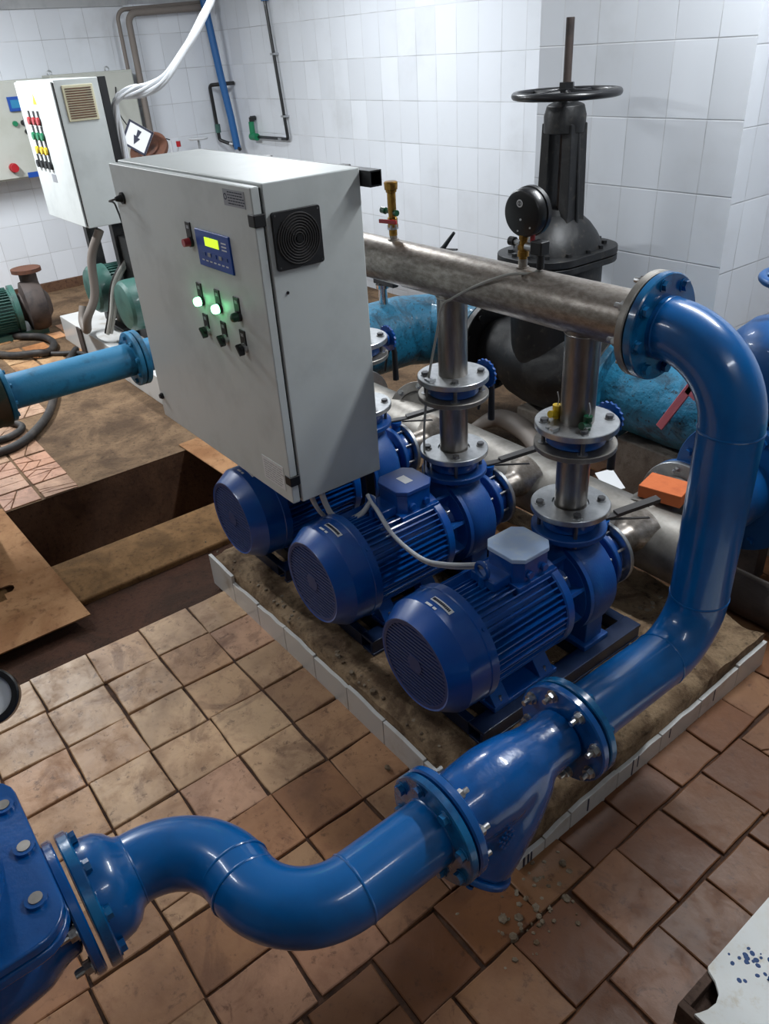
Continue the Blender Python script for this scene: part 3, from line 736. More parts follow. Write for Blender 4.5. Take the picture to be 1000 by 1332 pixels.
# paint markers on the front riser's flange
def plug(x, mat, lb):
    q = thing('tagged_plug', (x, YM - .04, .978), lb, 'plug')
    mb = MB(); b = frame((x, YM - .045, .995), (0, -1, .25)); mb.cyl(.011, -.02, .014, b, 16); part('cap', mb, mat, q)
    mb = MB(); mb.cyl(.010, 0, .03, T((x, YM - .03, .978)), 14); mb.cyl(.013, .028, .042, T((x, YM - .03, .978)), 14); part('body', mb, mat, q)
    mb = MB(); mb.tube(crom([(x, YM - .03, 1.015), (x + .004, YM - .028, 1.035), (x - .001, YM - .03, 1.06)], 5), .0016, 6); part('wire', mb, M['pale_cable'], q)
plug(PX[0] - .052, M['yellow_plastic'], 'small yellow plug lying on the top flange of the front right riser')
plug(PX[0] + .063, M['green_dark'], 'small dark green plug lying on the top flange of the front right riser')

# ---- air vent on the manifold
x = -2.141
v = thing('air_vent', (x, YM, 1.40), 'tall brass air vent valve with red lever on the left end of the stainless manifold', 'valve')
d = T((x, YM, 0))
mb = MB(); mb.lathe([(0, 1.395), (.014, 1.395), (.014, 1.42), (.017, 1.422), (.017, 1.450), (.013, 1.455), (.013, 1.475), (.0145, 1.478), (.0145, 1.53), (.018, 1.532), (.018, 1.538), (.0215, 1.54), (.023, 1.562), (.019, 1.565), (0, 1.565)], d, 24); part('body', mb, M['brass'], v)
mb = MB(); mb.hexa(.019, 1.415, 1.43, d); part('nut', mb, M['zinc'], v)
mb = MB(); mb.box((-.036, -.030, 1.437), (.036, -.022, 1.450), d @ RZ(.25)); mb.cyl(.006, -.03, -.015, frame((x, YM, 1.443), (0, 1, 0)), 10); part('lever', mb, M['red'], v, bev=.002)
mb = MB(); mb.tube([(x - .012, YM, 1.467), (x - .045, YM, 1.472)], .006, 12); mb.cyl(.011, .035, .055, frame((x, YM, 1.468), (-1, 0, .05)), 14); mb.cyl(.010, .014, .026, frame((x, YM, 1.468), (1, 0, 0)), 14); part('side_port', mb, M['green_dark'], v)

# ---- pressure gauge seen from behind
x = -1.547
g = thing('pressure_gauge', (x, YM, 1.40), 'round black pressure gauge seen from behind, standing on the stainless manifold', 'gauge')
d = T((x, YM, 0))
mb = MB(); mb.lathe([(0, 1.395), (.012, 1.395), (.012, 1.41), (.016, 1.412), (.016, 1.425), (.012, 1.43), (.011, 1.455), (.012, 1.47), (0, 1.47)], d, 20); mb.hexa(.017, 1.43, 1.442, d); mb.hexa(.014, 1.458, 1.47, d); part('stem', mb, M['brass'], g)
gd = V((.06, -1, -.04)).normalized(); gf = frame((x + .0, YM - .0, 1.528), gd)
mb = MB(); mb.lathe([(0, .016), (.052, .016), (.060, .013), (.064, .006), (.064, -.018), (.0675, -.020), (.0675, -.034), (.060, -.036), (0, -.036)], gf, 48); case = part('case', mb, M['black_paint'], g)
part('back_emblem', MB().cyl(.0105, .0162, .0170, gf @ T((-.004, .028, 0)), 20), M['decal_white'], case)
for x_, y_, r_ in ((0, -.014, .003), (-.01, -.045, .0025), (.033, -.033, .0025)): part('screw', MB().cyl(r_, .0162, .0185, gf @ T((x_, y_, 0)), 10), M['decal_white'], case)
mb = MB(); mb.ring(.0045, .0065, .017, .0174, gf @ T((-.004, .028, 0)), 18); mb.box((-.0052, .024, .017), (-.003, .032, .0175), gf); part('emblem_mark', mb, M['black_paint'], case)
mb = MB(); mb.cyl(.056, -.0355, -.0365, gf, 40); part('dial', mb, M['decal_white'], g)
mb = MB(); mb.box((-.006, -.006, 1.445), (.006, .004, 1.490), d @ T((.024, .012, 0))); part('lever', mb, M['red'], g, bev=.002)
mb = MB(); cy = frame((x, YM, 1.448), (-1, 0, 0)); mb.cyl(.008, .01, .035, cy, 14); part('side_port', mb, M['zinc'], g)
mb = MB(); mb.cyl(.0125, .033, .052, cy, 16); part('port_cap', mb, M['black_plastic'], g)
tr = thing('pressure_sensor', (x + .05, YM, 1.43), 'small black plug connector sensor beside the gauge on the manifold', 'sensor')
cx_ = frame((x, YM, 1.44), (1, 0, 0))
mb = MB(); mb.cyl(.012, .012, .042, cx_, 16); part('fitting', mb, M['zinc'], tr)
mb = MB(); mb.box((x + .04, YM - .018, 1.425), (x + .082, YM + .018, 1.462)); mb.cyl(.011, 1.385, 1.427, T((x + .066, YM, 0)), 14); part('connector', mb, M['black_plastic'], tr, bev=.004)
pts = crom([(x + .066, YM, 1.387), (x + .05, YM - .02, 1.375), (x + .01, YM - .055, 1.374), (x - .05, YM - .074, 1.352), (x - .13, YM - .080, 1.315), (x - .215, YM - .080, 1.268), (x - .26, YM - .082, 1.235), (x - .285, YM - .085, 1.14), (x - .325, YM - .09, .98), (x - .345, YM - .10, .80), (x - .345, YM - .105, .66), (x - .34, YM - .12, .56)], 6)
solo('sensor_cable', MB().tube(pts, .0042, 10), M['grey_cable'], tuple(pts[0]), 'thin light grey cable draped over the manifold and hanging down beside the middle riser', 'cable')

# ================================================================== BLUE OUTLET PIPEWORK
OX, OZ, PR = -.851, .452, .0775
op = thing('outlet_pipe', (OX, YM, .6), 'tall glossy blue outlet pipe bending down from the manifold and forward over the plinth', 'pipe')
pts = fillet([(-1.085, YM, MZ), (OX, YM, MZ), (OX, YM, OZ), (OX, 1.165, OZ)], [.205, .15], 18)
mb = MB(); mb.tube(pts, PR, 56); part('pipe', mb, M['pipe_blue'], op)
for c, dd in (((-1.056, YM, MZ), (1, 0, 0)), ((OX, YM, MZ - .205), (0, 0, 1)), ((OX, YM, OZ + .15), (0, 0, 1)), ((OX, YM - .15, OZ), (0, 1, 0)), ((OX, 1.18, OZ), (0, 1, 0))):
    mb = MB(); fr = frame(c, dd); mb.lathe([(PR + .0022 * cos(2 * pi * i / 6), .0035 * sin(2 * pi * i / 6)) for i in range(6)], fr, 64, closed=True, rfun=lambda q, z: 1 + .004 * sin(q * 23)); part('weld_seam', mb, M['pipe_blue'], op)
a = frame((0, YM, MZ), (1, 0, 0))
mb = MB(); mb.ring(PR - .004, .133, -1.094, -1.070, a, 64, c=.003); part('flange', mb, M['flange_teal'], op)
bolts(op, a @ T((0, 0, -1.070)), 8, .110, .0135, .026, M['flange_teal'], kind='head', phase=.2)
bolts(mf, frame((-1.120, YM, MZ), (-1, 0, 0)), 8, .110, .0135, 0, M['zinc_bolt'], kind='stud', phase=.2 + pi / 8)
b = frame((OX, 0, OZ), (0, 1, 0))
mb = MB(); mb.ring(PR - .004, .133, 1.142, 1.164, b, 64, c=.003); part('flange', mb, M['flange_teal'], op)
bolts(op, b @ T((0, 0, 1.164)), 8, .110, .0135, .026, M['flange_teal'], kind='head', phase=.3)

# ---- ball check valve
cvv = thing('ball_check_valve', (OX, .93, .3), 'glossy blue cast ball check valve with a drooping lobe at the plinth corner', 'valve')
for y0_, y1_ in ((1.113, 1.136), (.712, .735)): part('flange', MB().ring(.05, .133, y0_, y1_, b, 64, c=.004), M['valve_blue'], cvv)
# body: straight run + inclined ball chamber, one skin via remesh
mb = MB(); mb.lathe([(0, .735), (.086, .735), (.084, .75), (.092, .80), (.096, .88), (.088, .95), (.074, 1.01), (.070, 1.06), (.074, 1.113), (0, 1.113)], b, 48)
ld = V((0, -.62, -.78)).normalized(); lo = V((OX, .965, .445)); lf = frame(lo, ld, up=(1, 0, 0))
mb.lathe([(0, -.060), (.05, -.055), (.080, -.035), (.095, .01), (.104, .10), (.104, .20), (.100, .255), (0, .256)], lf, 48)
bd = part('body', mb, M['valve_blue'], cvv)
rm = bd.modifiers.new('remesh', 'REMESH'); rm.mode = 'VOXEL'; rm.voxel_size = .006; rm.use_smooth_shade = True
sm = bd.modifiers.new('smooth', 'SMOOTH'); sm.factor = .8; sm.iterations = 14
mb = MB(); mb.lathe([(0, .252), (.106, .252), (.109, .256), (.109, .266), (.100, .272), (.06, .279), (0, .281)], lf, 40); part('inspection_cover', mb, M['valve_blue'], cvv, bev=.003)
for k in range(4):
    mb = MB(); mb.cyl(.010, .276, .283, lf @ RZ(pi / 4 + k * pi / 2) @ T((.088, 0, 0)), 12); part('cover_bolt', mb, M['valve_blue'], cvv)
bolts(cvv, frame((OX, 1.113, OZ), (0, -1, 0)), 8, .110, .0135, 0, M['zinc_bolt'], kind='stud', phase=.3, name='stud')
bolts(cvv, frame((OX, .735, OZ), (0, 1, 0)), 8, .110, .0125, 0, M['zinc_bolt'], kind='stud', phase=.3, name='stud')
# raised casting marks
q = MB(); rnd = random.Random(5)
for i in range(3):
    for j in range(5):
        if rnd.random() < .8: q.box((j * .011 - .028, i * .017 - .02, 0), (j * .011 - .028 + rnd.uniform(.004, .008), i * .017 - .02 + .010, .004), frame((OX + .094, .83, .40), (1, 0, .0), up=(0, -.6, .8)))
part('cast_lettering', q, M['valve_blue'], cvv)

# ---- S bend
sb = thing('s_bend_pipe', (-1.02, .3, OZ), 'glossy blue S-shaped pipe in the foreground above the brown tiles', 'pipe')
pts = fillet([(OX, .705, OZ), (OX, .3, OZ), (-1.2, .3, OZ), (-1.2, .115, OZ)], [.172, .172], 20)
mb = MB(); mb.tube(pts, PR, 56); part('pipe', mb, M['pipe_blue'], sb)
for c, dd in (((OX, .472, OZ), (0, 1, 0)), ((-1.003, .300, OZ), (1, .0, 0)), ((-1.048, .300, OZ), (1, .0, 0)), ((-1.2, .128, OZ), (0, 1, 0)), ((OX, .684, OZ), (0, 1, 0))):
    mb = MB(); fr = frame(c, dd); mb.lathe([(PR + .0022 * cos(2 * pi * i / 6), .0035 * sin(2 * pi * i / 6)) for i in range(6)], fr, 64, closed=True, rfun=lambda q, z: 1 + .004 * sin(q * 23)); part('weld_seam', mb, M['pipe_blue'], sb)
mb = MB(); mb.ring(PR - .004, .133, .684, .706, b, 64, c=.003); part('flange', mb, M['flange_teal'], sb)
bolts(sb, frame((OX, .684, OZ), (0, -1, 0)), 8, .110, .0135, 0, M['flange_teal'], kind='head', phase=.3)
e = frame((-1.2, 0, OZ), (0, 1, 0))
mb = MB(); mb.lathe([(.116, .040), (.118, .060), (.113, .085), (.100, .105), (.083, .118), (PR + .001, .128)], e, 56); part('reducer', mb, M['pipe_blue'], sb)
mb = MB(); mb.ring(.08, .148, .018, .042, e, 64, c=.003); part('flange', mb, M['flange_teal'], sb)
bolts(sb, e @ T((0, 0, .042)), 8, .128, .0145, 0, M['flange_teal'], kind='head', phase=.25)

# ---- gate valve at the left edge
gv = thing('gate_valve', (-1.2, -.2, .2), 'blue cast gate valve at the lower left edge of the picture', 'valve')
for y0_, y1_ in ((-.012, .010), (-.44, -.418)): part('flange', MB().ring(.07, .146, y0_, y1_, e, 64, c=.004), M['valve_blue'], gv)
mb = MB(); mb.lathe([(0, -.42), (.088, -.42), (.086, -.39), (.115, -.34), (.128, -.24), (.128, -.19), (.115, -.09), (.090, -.045), (.090, -.012), (0, -.012)], e, 48)
hx = T((-1.25, -.205, 0))
mb.lathe([(0, .34), (.14, .36), (.165, .45), (.165, .56), (.165, .585), (0, .585)], hx, 40, sx=1.05, sy=.86)
bd = part('body', mb, M['valve_blue'], gv)
rm = bd.modifiers.new('remesh', 'REMESH'); rm.mode = 'VOXEL'; rm.voxel_size = .007; rm.use_smooth_shade = True
sm = bd.modifiers.new('smooth', 'SMOOTH'); sm.factor = .8; sm.iterations = 10
mb = MB()
def rrect(a_, b_, c_, n=5):
    out = []
    for sx_, sy_, k0 in ((1, 1, 0), (-1, 1, 1), (-1, -1, 2), (1, -1, 3)):
        for i in range(n + 1):
            t_ = pi / 2 * (k0 + i / n); out.append((sx_ * (a_ - c_) + c_ * cos(t_), sy_ * (b_ - c_) + c_ * sin(t_)))
    return out
mb.prism(rrect(.225, .195, .07), .575, .60, hx); part('bonnet_flange', mb, M['valve_blue'], gv, bev=.006)
mb = MB(); mb.prism(rrect(.225, .195, .07), .604, .628, hx); mb.lathe([(.15, .625), (.145, .72), (.12, .80), (.06, .86), (.04, .88), (.04, 1.0), (0, 1.0)], hx, 36, sy=.85); part('bonnet', mb, M['valve_blue'], gv, bev=.006)
for x_, y_ in ((-.125, .165), (.006, .170), (.135, .155), (.195, .04), (.195, -.08), (-.195, .04)):
    mb = MB(); mb.cyl(.021, .625, .636, hx @ T((x_, y_, 0)), 18); cp = part('screw_boss', mb, M['valve_blue'], gv)
    mb = MB(); mb.cyl(.013, .636, .638, hx @ T((x_, y_, 0)), 14); part('screw', mb, M['steel_dull'], cp)
bolts(gv, frame((-1.2, -.012, OZ), (0, -1, 0)), 8, .128, .0145, 0, M['zinc_bolt'], kind='stud', phase=pi / 2 - .25, name='stud')

# ================================================================== BIG CONTROL CABINET
CX0, CX1, CY0, CZ0, CZ1 = -2.972, -1.950, 1.05, .665, 1.652
cb = thing('control_cabinet', (-2.46, 1.24, CZ0), 'large pale grey control cabinet with two lit green lamps, hanging above the pumps', 'cabinet')
mb = MB(); mb.box((CX0, CY0 + .034, CZ0), (CX1, 1.41, CZ1)); part('body', mb, M['cab_grey'], cb, bev=.004)
mb = MB(); mb.box((CX0 + .012, CY0 + .026, CZ0 + .012), (CX1 - .012, CY0 + .036, CZ1 - .012)); part('door_gasket', mb, M['seam'], cb)
mb = MB(); mb.box((CX0 - .002, CY0, CZ0 + .004), (CX1 - .004, CY0 + .028, CZ1 - .006)); part('door', mb, M['cab_grey'], cb, bev=.004)
fr = frame((0, CY0, 0), (0, -1, 0))   # x -> ?, we draw with world boxes instead
def dbox(x0, x1, z0, z1, d, y=CY0): return MB().box((x0, y - d, z0), (x1, y + .001, z1))
for z in (1.560, .752):
    mb = MB(); mb.box((CX1 - .034, CY0 - .003, z - .017), (CX1 + .002, CY0 + .034, z + .017)); part('hinge', mb, M['black_plastic'], cb, bev=.003)
dp = part('display_panel', dbox(-2.335, -2.115, 1.390, 1.500, .006), M['display_blue'], cb, bev=.002)
part('lcd_screen', dbox(-2.272, -2.184, 1.456, 1.482, .0075), M['lcd'], dp)
for i in range(5): part('key', dbox(-2.30 + i * .036, -2.282 + i * .036, 1.425, 1.436, .008), M['decal_grey'] if i % 2 else M['cover_blue'], dp)
mb = MB()
for i in range(7): mb.box((-2.31 + i * .026, CY0 - .0068, 1.408), (-2.295 + i * .026, CY0 - .006, 1.412))
for i in range(3): mb.box((-2.165, CY0 - .0068, 1.455 + i * .010), (-2.135, CY0 - .006, 1.459 + i * .010))
part('panel_print', mb, M['decal_white'], dp)
def legend(x, z, par): part('legend_plate', dbox(x - .017, x + .017, z - .028, z + .028, .004), M['black_plastic'], par, bev=.001); part('legend_print', dbox(x - .008, x + .008, z + .008, z + .018, .0046), M['decal_grey'], par)
def yc(r, x, z, d0, d1, mb, r2=None, n=24): return mb.cyl(r, d0, d1, frame((x, CY0, z), (0, -1, 0)), n, r2=r2)
# red push button
mb = yc(.016, -2.380, 1.453, 0, .010, MB()); pb = part('push_button', mb, M['black_plastic'], cb); legend(-2.386, 1.484, pb)
part('button_cap', yc(.0135, -2.380, 1.453, .008, .030, MB(), r2=.012), M['red'], pb, label='red cap')
for i in range(3):
    x = -2.381 + i * .126
    lampb = part('indicator_lamp', yc(.016, x, 1.265, 0, .010, MB()), M['black_plastic'], cb); legend(x - .005, 1.295, lampb)
    mb = MB(); mb.lathe([(.0145, .008), (.0145, .022), (.012, .028), (.006, .031), (0, .0315)], frame((x, CY0, 1.265), (0, -1, 0)), 24)
    part('lens', mb, M['lamp_green'] if i < 2 else M['green_dark'], lampb, label='glowing green lens' if i < 2 else 'unlit dark green lens')
    sw = part('selector_switch', yc(.016, x + .006, 1.166, 0, .012, MB()), M['zinc_bolt'], cb); legend(x + .002, 1.194, sw)
    mb = MB(); k = frame((x + .006, CY0, 1.166), (0, -1, 0)) @ RZ(.7); yc(.011, x + .006, 1.166, .012, .022, mb); mb.box((-.005, -.021, .012), (.005, .016, .030), k)
    part('selector_knob', mb, M['black_plastic'], sw, bev=.0015)
pl_ = part('name_plate', dbox(-2.112, -1.990, 1.588, 1.632, .0012), M['decal_grey'], cb)
q = MB(); rnd = random.Random(2)
for j in range(5):
    xx = -2.085
    while xx < -2.0: w = rnd.uniform(.006, .016); q.box((xx, CY0 - .0016, 1.594 + j * .0075), (xx + w, CY0 - .001, 1.597 + j * .0075)); xx += w + .003
q.ring(.006, .009, .001, .0016, frame((-2.10, CY0, 1.612), (0, -1, 0)), 16)
part('plate_print', q, M['decal_dark'], pl_)
pl_ = part('paper_label', dbox(-2.128, -1.992, .705, .792, .0012), M['decal_white'], cb)
q = MB()
for j in range(8):
    xx = -2.118
    while xx < -2.01: w = rnd.uniform(.008, .03); q.box((xx, CY0 - .0016, .713 + j * .0092), (xx + w, CY0 - .001, .7155 + j * .0092)); xx += w + .004
part('label_print', q, M['decal_grey'], pl_)
part('door_lock', yc(.013, -2.948, .763, 0, .008, yc(.009, -2.948, .763, 0, .014, MB())), M['black_plastic'], cb)
# fan grille on the right side
gr = frame((CX1, 1.177, 1.497), (1, 0, 0), up=(0, 0, 1))
fgr = MB(); fgr.prism(rrect(.079, .079, .008), 0, .010, gr); fgp = part('fan_grille', fgr, M['black_plastic'], cb, bev=.002)
for i in range(8): part('grille_ring', MB().torus(.016 + i * .0075, .0019, gr @ T((0, 0, .0115)), 40, 6), M['lever_grey'], fgp)
q = MB()
for k in range(4): q.box((.008, -.0035, .0095), (.072, .0035, .0118), gr @ RZ(pi / 4 + k * pi / 2))
part('grille_spoke', q, M['black_paint'], fgp); part('grille_hub', MB().cyl(.010, .009, .014, gr, 20), M['black_paint'], fgp)
for sy_ in (-1, 1):
    for sz_ in (-1, 1): part('grille_screw', MB().cyl(.003, .010, .0112, gr @ T((sy_ * .07, sz_ * .07, 0)), 8), M['dark_bolt'], fgp)
part('side_plug', MB().cyl(.0045, 0, .003, frame((CX1, 1.124, 1.353), (1, 0, 0)), 10), M['black_plastic'], cb)
# support frame behind
sf = thing('tube_stand', (-2.35, 1.44, PZ), 'dark square tube stand behind the big grey cabinet, black open end at its back corner', 'stand')
for z, xe in ((1.622, -1.905), (.76, -2.05)):
    q = MB()
    for a_, b_ in (((-3.02, 1.412, z - .022), (xe, 1.416, z + .022)), ((-3.02, 1.450, z - .022), (xe, 1.454, z + .022)), ((-3.02, 1.416, z - .022), (xe, 1.450, z - .018)), ((-3.02, 1.416, z + .018), (xe, 1.450, z + .022))): q.box(a_, b_)
    part('rail', q, M['black_paint'], sf)
for x in (-2.60, -2.13):
    q = MB(); q.box((x - .02, 1.456, PZ), (x + .02, 1.496, 1.64)); part('post', q, M['black_paint'], sf, bev=.003)
    q = MB(); q.box((x - .05, 1.43, PZ - .006), (x + .05, 1.53, PZ + .006)); part('foot_plate', q, M['black_paint'], sf)
# antenna
an = thing('antenna', (-2.90, CY0, 1.535), 'small black antenna with a thin wire on the left edge of the big cabinet door', 'antenna')
part('base', MB().cyl(.020, 0, .008, frame((-2.90, CY0, 1.535), (0, -1, 0)), 20).cyl(.014, .008, .030, frame((-2.90, CY0, 1.535), (0, -1, 0)), 20, r2=.007), M['black_plastic'], an)
pts = crom([(-2.90, CY0 - .028, 1.535), (-2.925, CY0 - .034, 1.530), (-2.965, CY0 - .03, 1.522), (-3.005, CY0 - .0, 1.508), (-3.01, CY0 + .01, 1.47), (-3.005, CY0 + .02, 1.42), (-3.01, 1.12, 1.37), (-3.03, 1.20, 1.28), (-3.05, 1.28, 1.12)], 5)
part('wire', MB().tube(pts, .0035, 8), M['black_plastic'], an)
# white cables from the cabinet to the pumps
for i in range(5):
    o_ = V((.016 * (i % 3 - 1), .012 * (i // 3), 0))
    if i < 2: P = [(-2.075, 1.19, .67), (-2.07, 1.19, .60), (-2.05, 1.20, .54), (-2.02, 1.24, .47)]
    else: P = [(-2.02, 1.19, .67), (-2.015, 1.195, .60), (-1.99, 1.205, .545), (-1.94, 1.225, .528), (-1.88, 1.265, .575), (-1.85, 1.30, .640)]
    P = [V(p) + o_ * (1 if j < len(P) - 2 else .25) for j, p in enumerate(P)]
    solo('power_cable', MB().tube(crom(P, 8), .0075, 10), M['pale_cable'], tuple(P[0]), 'white power cable dropping from under the big grey cabinet towards the motors', 'cable', 'white cables under the cabinet')
P = [(-1.86, 1.29, .640), (-1.81, 1.29, .60), (-1.74, 1.29, .545), (-1.66, 1.30, .510), (-1.58, 1.305, .505), (-1.50, 1.31, .530), (-1.42, 1.31, .568), (-1.33, 1.30, .622), (-1.315, 1.31, .628)]
for k, dz_ in enumerate((0, .013)):
    pp = [V(p) + V((0, -dz_ * .6, dz_)) for p in P]
    solo('power_cable', MB().tube(crom(pp, 8), .0068, 10), M['pale_cable'], tuple(pp[0]), ('lower' if k == 0 else 'upper') + ' of the two white cables sagging from the middle to the front right motor', 'cable', 'white cables slung between the two nearer motors')

# ================================================================== BLACK GATE VALVE AND TEAL MAIN
GX, GY, GZ = -2.555, 3.0, .47
bk = thing('gate_valve', (GX, GY, .2), 'big old black gate valve with handwheel on the teal main against the tiled wall', 'valve')
B = M['black_iron']; a = frame((0, GY, GZ), (1, 0, 0))
mb = MB(); mb.lathe([(.15, GX - .40), (.17, GX - .36), (.18, GX - .24), (.215, GX - .17), (.235, GX - .06), (.235, GX + .06), (.215, GX + .17), (.18, GX + .24), (.17, GX + .36), (.15, GX + .40)], a, 56)
bf = frame((GX, GY, 0), (0, 0, 1))
mb.lathe([(.21, GZ), (.225, .62), (.235, .80), (.235, .985)], bf, 48, sx=.84, sy=1.05); part('body', mb, B, bk)
for s in (-1, 1):
    q = MB(); q.ring(.14, .262, GX + s * .42 - .02, GX + s * .42 + .02, a, 64, c=.004); part('flange', q, B, bk)
    bolts(bk, frame((GX + s * .40, GY, GZ), (-s, 0, 0)), 12, .232, .016, 0, M['black_iron'], kind='head', phase=.1)
q = MB(); q.prism(rrect(.215, .295, .17, 10), .985, 1.015, bf); q.prism(rrect(.215, .295, .17, 10), 1.020, 1.055, bf); part('bonnet_flange', q, B, bk, bev=.004)
for k in range(14):
    t_ = 2 * pi * k / 14; q = MB(); q.cyl(.014, 1.053, 1.070, T((GX + .185 * cos(t_), GY + .262 * sin(t_), 0)), 6); part('bonnet_bolt', q, B, bk)
q = MB(); q.lathe([(.215, 1.052), (.205, 1.085), (.185, 1.12), (.150, 1.165), (.110, 1.200), (.085, 1.215), (.075, 1.24), (0, 1.24)], bf, 48, sx=.86, sy=1.12); part('bonnet_dome', q, B, bk)
q = MB()
for s in (-1, 1):
    q.add([(s * .040, -.06, 1.18), (s * .098, -.06, 1.18), (s * .098, .06, 1.18), (s * .040, .06, 1.18), (s * .036, -.055, 1.60), (s * .086, -.055, 1.60), (s * .086, .055, 1.60), (s * .036, .055, 1.60)],
          [(0, 3, 2, 1), (4, 5, 6, 7), (0, 1, 5, 4), (1, 2, 6, 5), (2, 3, 7, 6), (3, 0, 4, 7)], T((GX, GY, 0)))
    q.add([(s * .085, -.008, 1.14), (s * .115, -.008, 1.14), (s * .115, .008, 1.14), (s * .085, .008, 1.14), (s * .075, -.008, 1.58), (s * .088, -.008, 1.58), (s * .088, .008, 1.58), (s * .075, .008, 1.58)],
          [(0, 3, 2, 1), (4, 5, 6, 7), (0, 1, 5, 4), (1, 2, 6, 5), (2, 3, 7, 6), (3, 0, 4, 7)], T((GX, GY, 0)))
q.lathe([(0, 1.560), (.092, 1.560), (.094, 1.63), (.082, 1.672), (.050, 1.685), (.045, 1.692), (0, 1.692)], bf, 32)
part('yoke', q, B, bk, bev=.005)
q = MB(); q.cyl(.055, 1.16, 1.22, bf, 24); q.cyl(.036, 1.2, 1.235, bf, 20); part('gland', q, M['dark_iron'], bk)
q = MB(); q.cyl(.017, 1.20, 2.0, bf, 18)
for k in range(40): q.ring(.012, .0185, 1.72 + k * .007, 1.7235 + k * .007, bf, 16)
part('stem', q, M['dark_iron'], bk)
q = MB(); wf = T((GX, GY, 1.715)); q.torus(.225, .0165, wf, 64, 12); hwp = part('handwheel', q, M['black_paint'], bk)
q = MB(); q.cyl(.038, -.02, .02, wf, 24); q.hexa(.034, .02, .045, wf)
part('wheel_hub', q, M['black_paint'], hwp)
for k in range(5):
    t_ = 2 * pi * k / 5 + .5; q = MB(); q.tube([wf @ V((.03 * cos(t_), .03 * sin(t_), .005)), wf @ V((.13 * cos(t_), .13 * sin(t_), .0)), wf @ V((.218 * cos(t_), .218 * sin(t_), 0))], [.014, .010, .011], 10); part('wheel_spoke', q, M['black_paint'], hwp)
# mains
tm = thing('main_pipe', (-1.2, GY, .27), 'thick lumpy teal painted main pipe running right from the black gate valve', 'pipe')
a = frame((0, GY, GZ), (1, 0, 0))
mb = MB(); n = 90; mb.lathe([(.198, GX + .46 + i * 2.6 / n) for i in range(n + 1)], a, 72, rfun=lambda t_, z: 1 + .012 * sin(t_ * 5 + z * 9) * sin(z * 23 + t_ * 2) + .006 * sin(t_ * 13 + z * 41)); part('pipe', mb, M['teal_pipe'], tm, angle=60)
mb = MB(); mb.ring(.15, .262, GX + .441, GX + .475, a, 64, c=.004); part('flange', mb, M['teal_pipe'], tm)
tm = thing('main_pipe', (-3.45, 2.4, .27), 'thick teal main pipe with a mitred corner left of the black gate valve', 'pipe')
mb = MB(); mb.tube([(GX - .46, GY, GZ), (-3.26, GY, GZ + .01), (-3.42, GY - .07, GZ + .01), (-3.50, GY - .24, GZ + .02), (-3.50, 1.95, GZ + .03)], .203, 64); part('pipe', mb, M['teal_pipe'], tm, angle=20)
mb = MB(); mb.ring(.15, .262, GX - .475, GX - .441, a, 64, c=.004); part('flange', mb, M['teal_pipe'], tm)
mb = MB(); mb.ring(.15, .262, 1.92, 1.95, frame((-3.50, 0, GZ + .03), (0, 1, 0)), 56, c=.004); part('flange', mb, M['teal_pipe'], tm)
solo('support_block', MB().box((-2.0, 2.84, 0), (.6, 3.2, .285)), M['sleeper'], (-.7, 3.0, 0), 'low grey cement support under the teal main pipe behind the outlet pipe', 'block', bev=.01)
solo('support_block', MB().box((-3.70, 2.15, 0), (-3.3, 2.35, .31)), M['sleeper'], (-3.5, 2.25, 0), 'grey cement block under the left teal main, hidden behind the big cabinet', 'block', bev=.01)
solo('support_block', MB().box((-2.66, 2.86, 0), (-2.44, 3.14, .235)), M['sleeper'], (-2.55, 3.0, 0), 'short cement block right under the big black gate valve', 'block', bev=.01)
# small tap on the teal main
tp = thing('bleed_valve', (-3.48, 2.62, .68), 'small white and black bleed valve on top of the teal main beside the cabinet edge', 'valve')
part('body', MB().cyl(.025, .66, .80, T((-3.48, 2.62, 0)), 16).cyl(.04, .78, .80, T((-3.48, 2.62, 0)), 16), M['chrome'], tp)
part('handle', MB().box((-3.54, 2.60, .80), (-3.36, 2.64, .83)), M['black_plastic'], tp, bev=.004)
st = thing('lever_valve', (-3.42, 3.05, .66), 'black forked lever rising above the manifold in front of the tiled wall', 'valve')
part('stem', MB().cyl(.02, .64, .90, T((-3.44, 3.03, 0)), 14), M['dark_iron'], st)
part('lever', MB().tube([(-3.50, 3.05, .895), (-3.44, 3.05, .93), (-3.355, 3.05, 1.018)], [.006, .014, .009], 8).tube([(-3.45, 3.05, .915), (-3.33, 3.05, .93)], .006, 6), M['black_plastic'], st)
pk = thing('pink_lever', (-1.70, 2.79, .45), 'flat faded pink painted lever leaning on the teal main behind the blue elbow', 'lever')
v1 = V((-1.735, 2.775, .445)); v2 = V((-1.60, 2.775, .70)); dd = (v2 - v1).normalized(); fr = frame(v1, dd, up=(0, 1, 0))
part('bar', MB().box((-.018, -.006, 0), (.018, .006, (v2 - v1).length), fr), M['pink'], pk, bev=.003); part('hook', MB().box((-.006, -.006, (v2 - v1).length - .07), (.05, .006, (v2 - v1).length - .02), fr), M['pink'], pk)

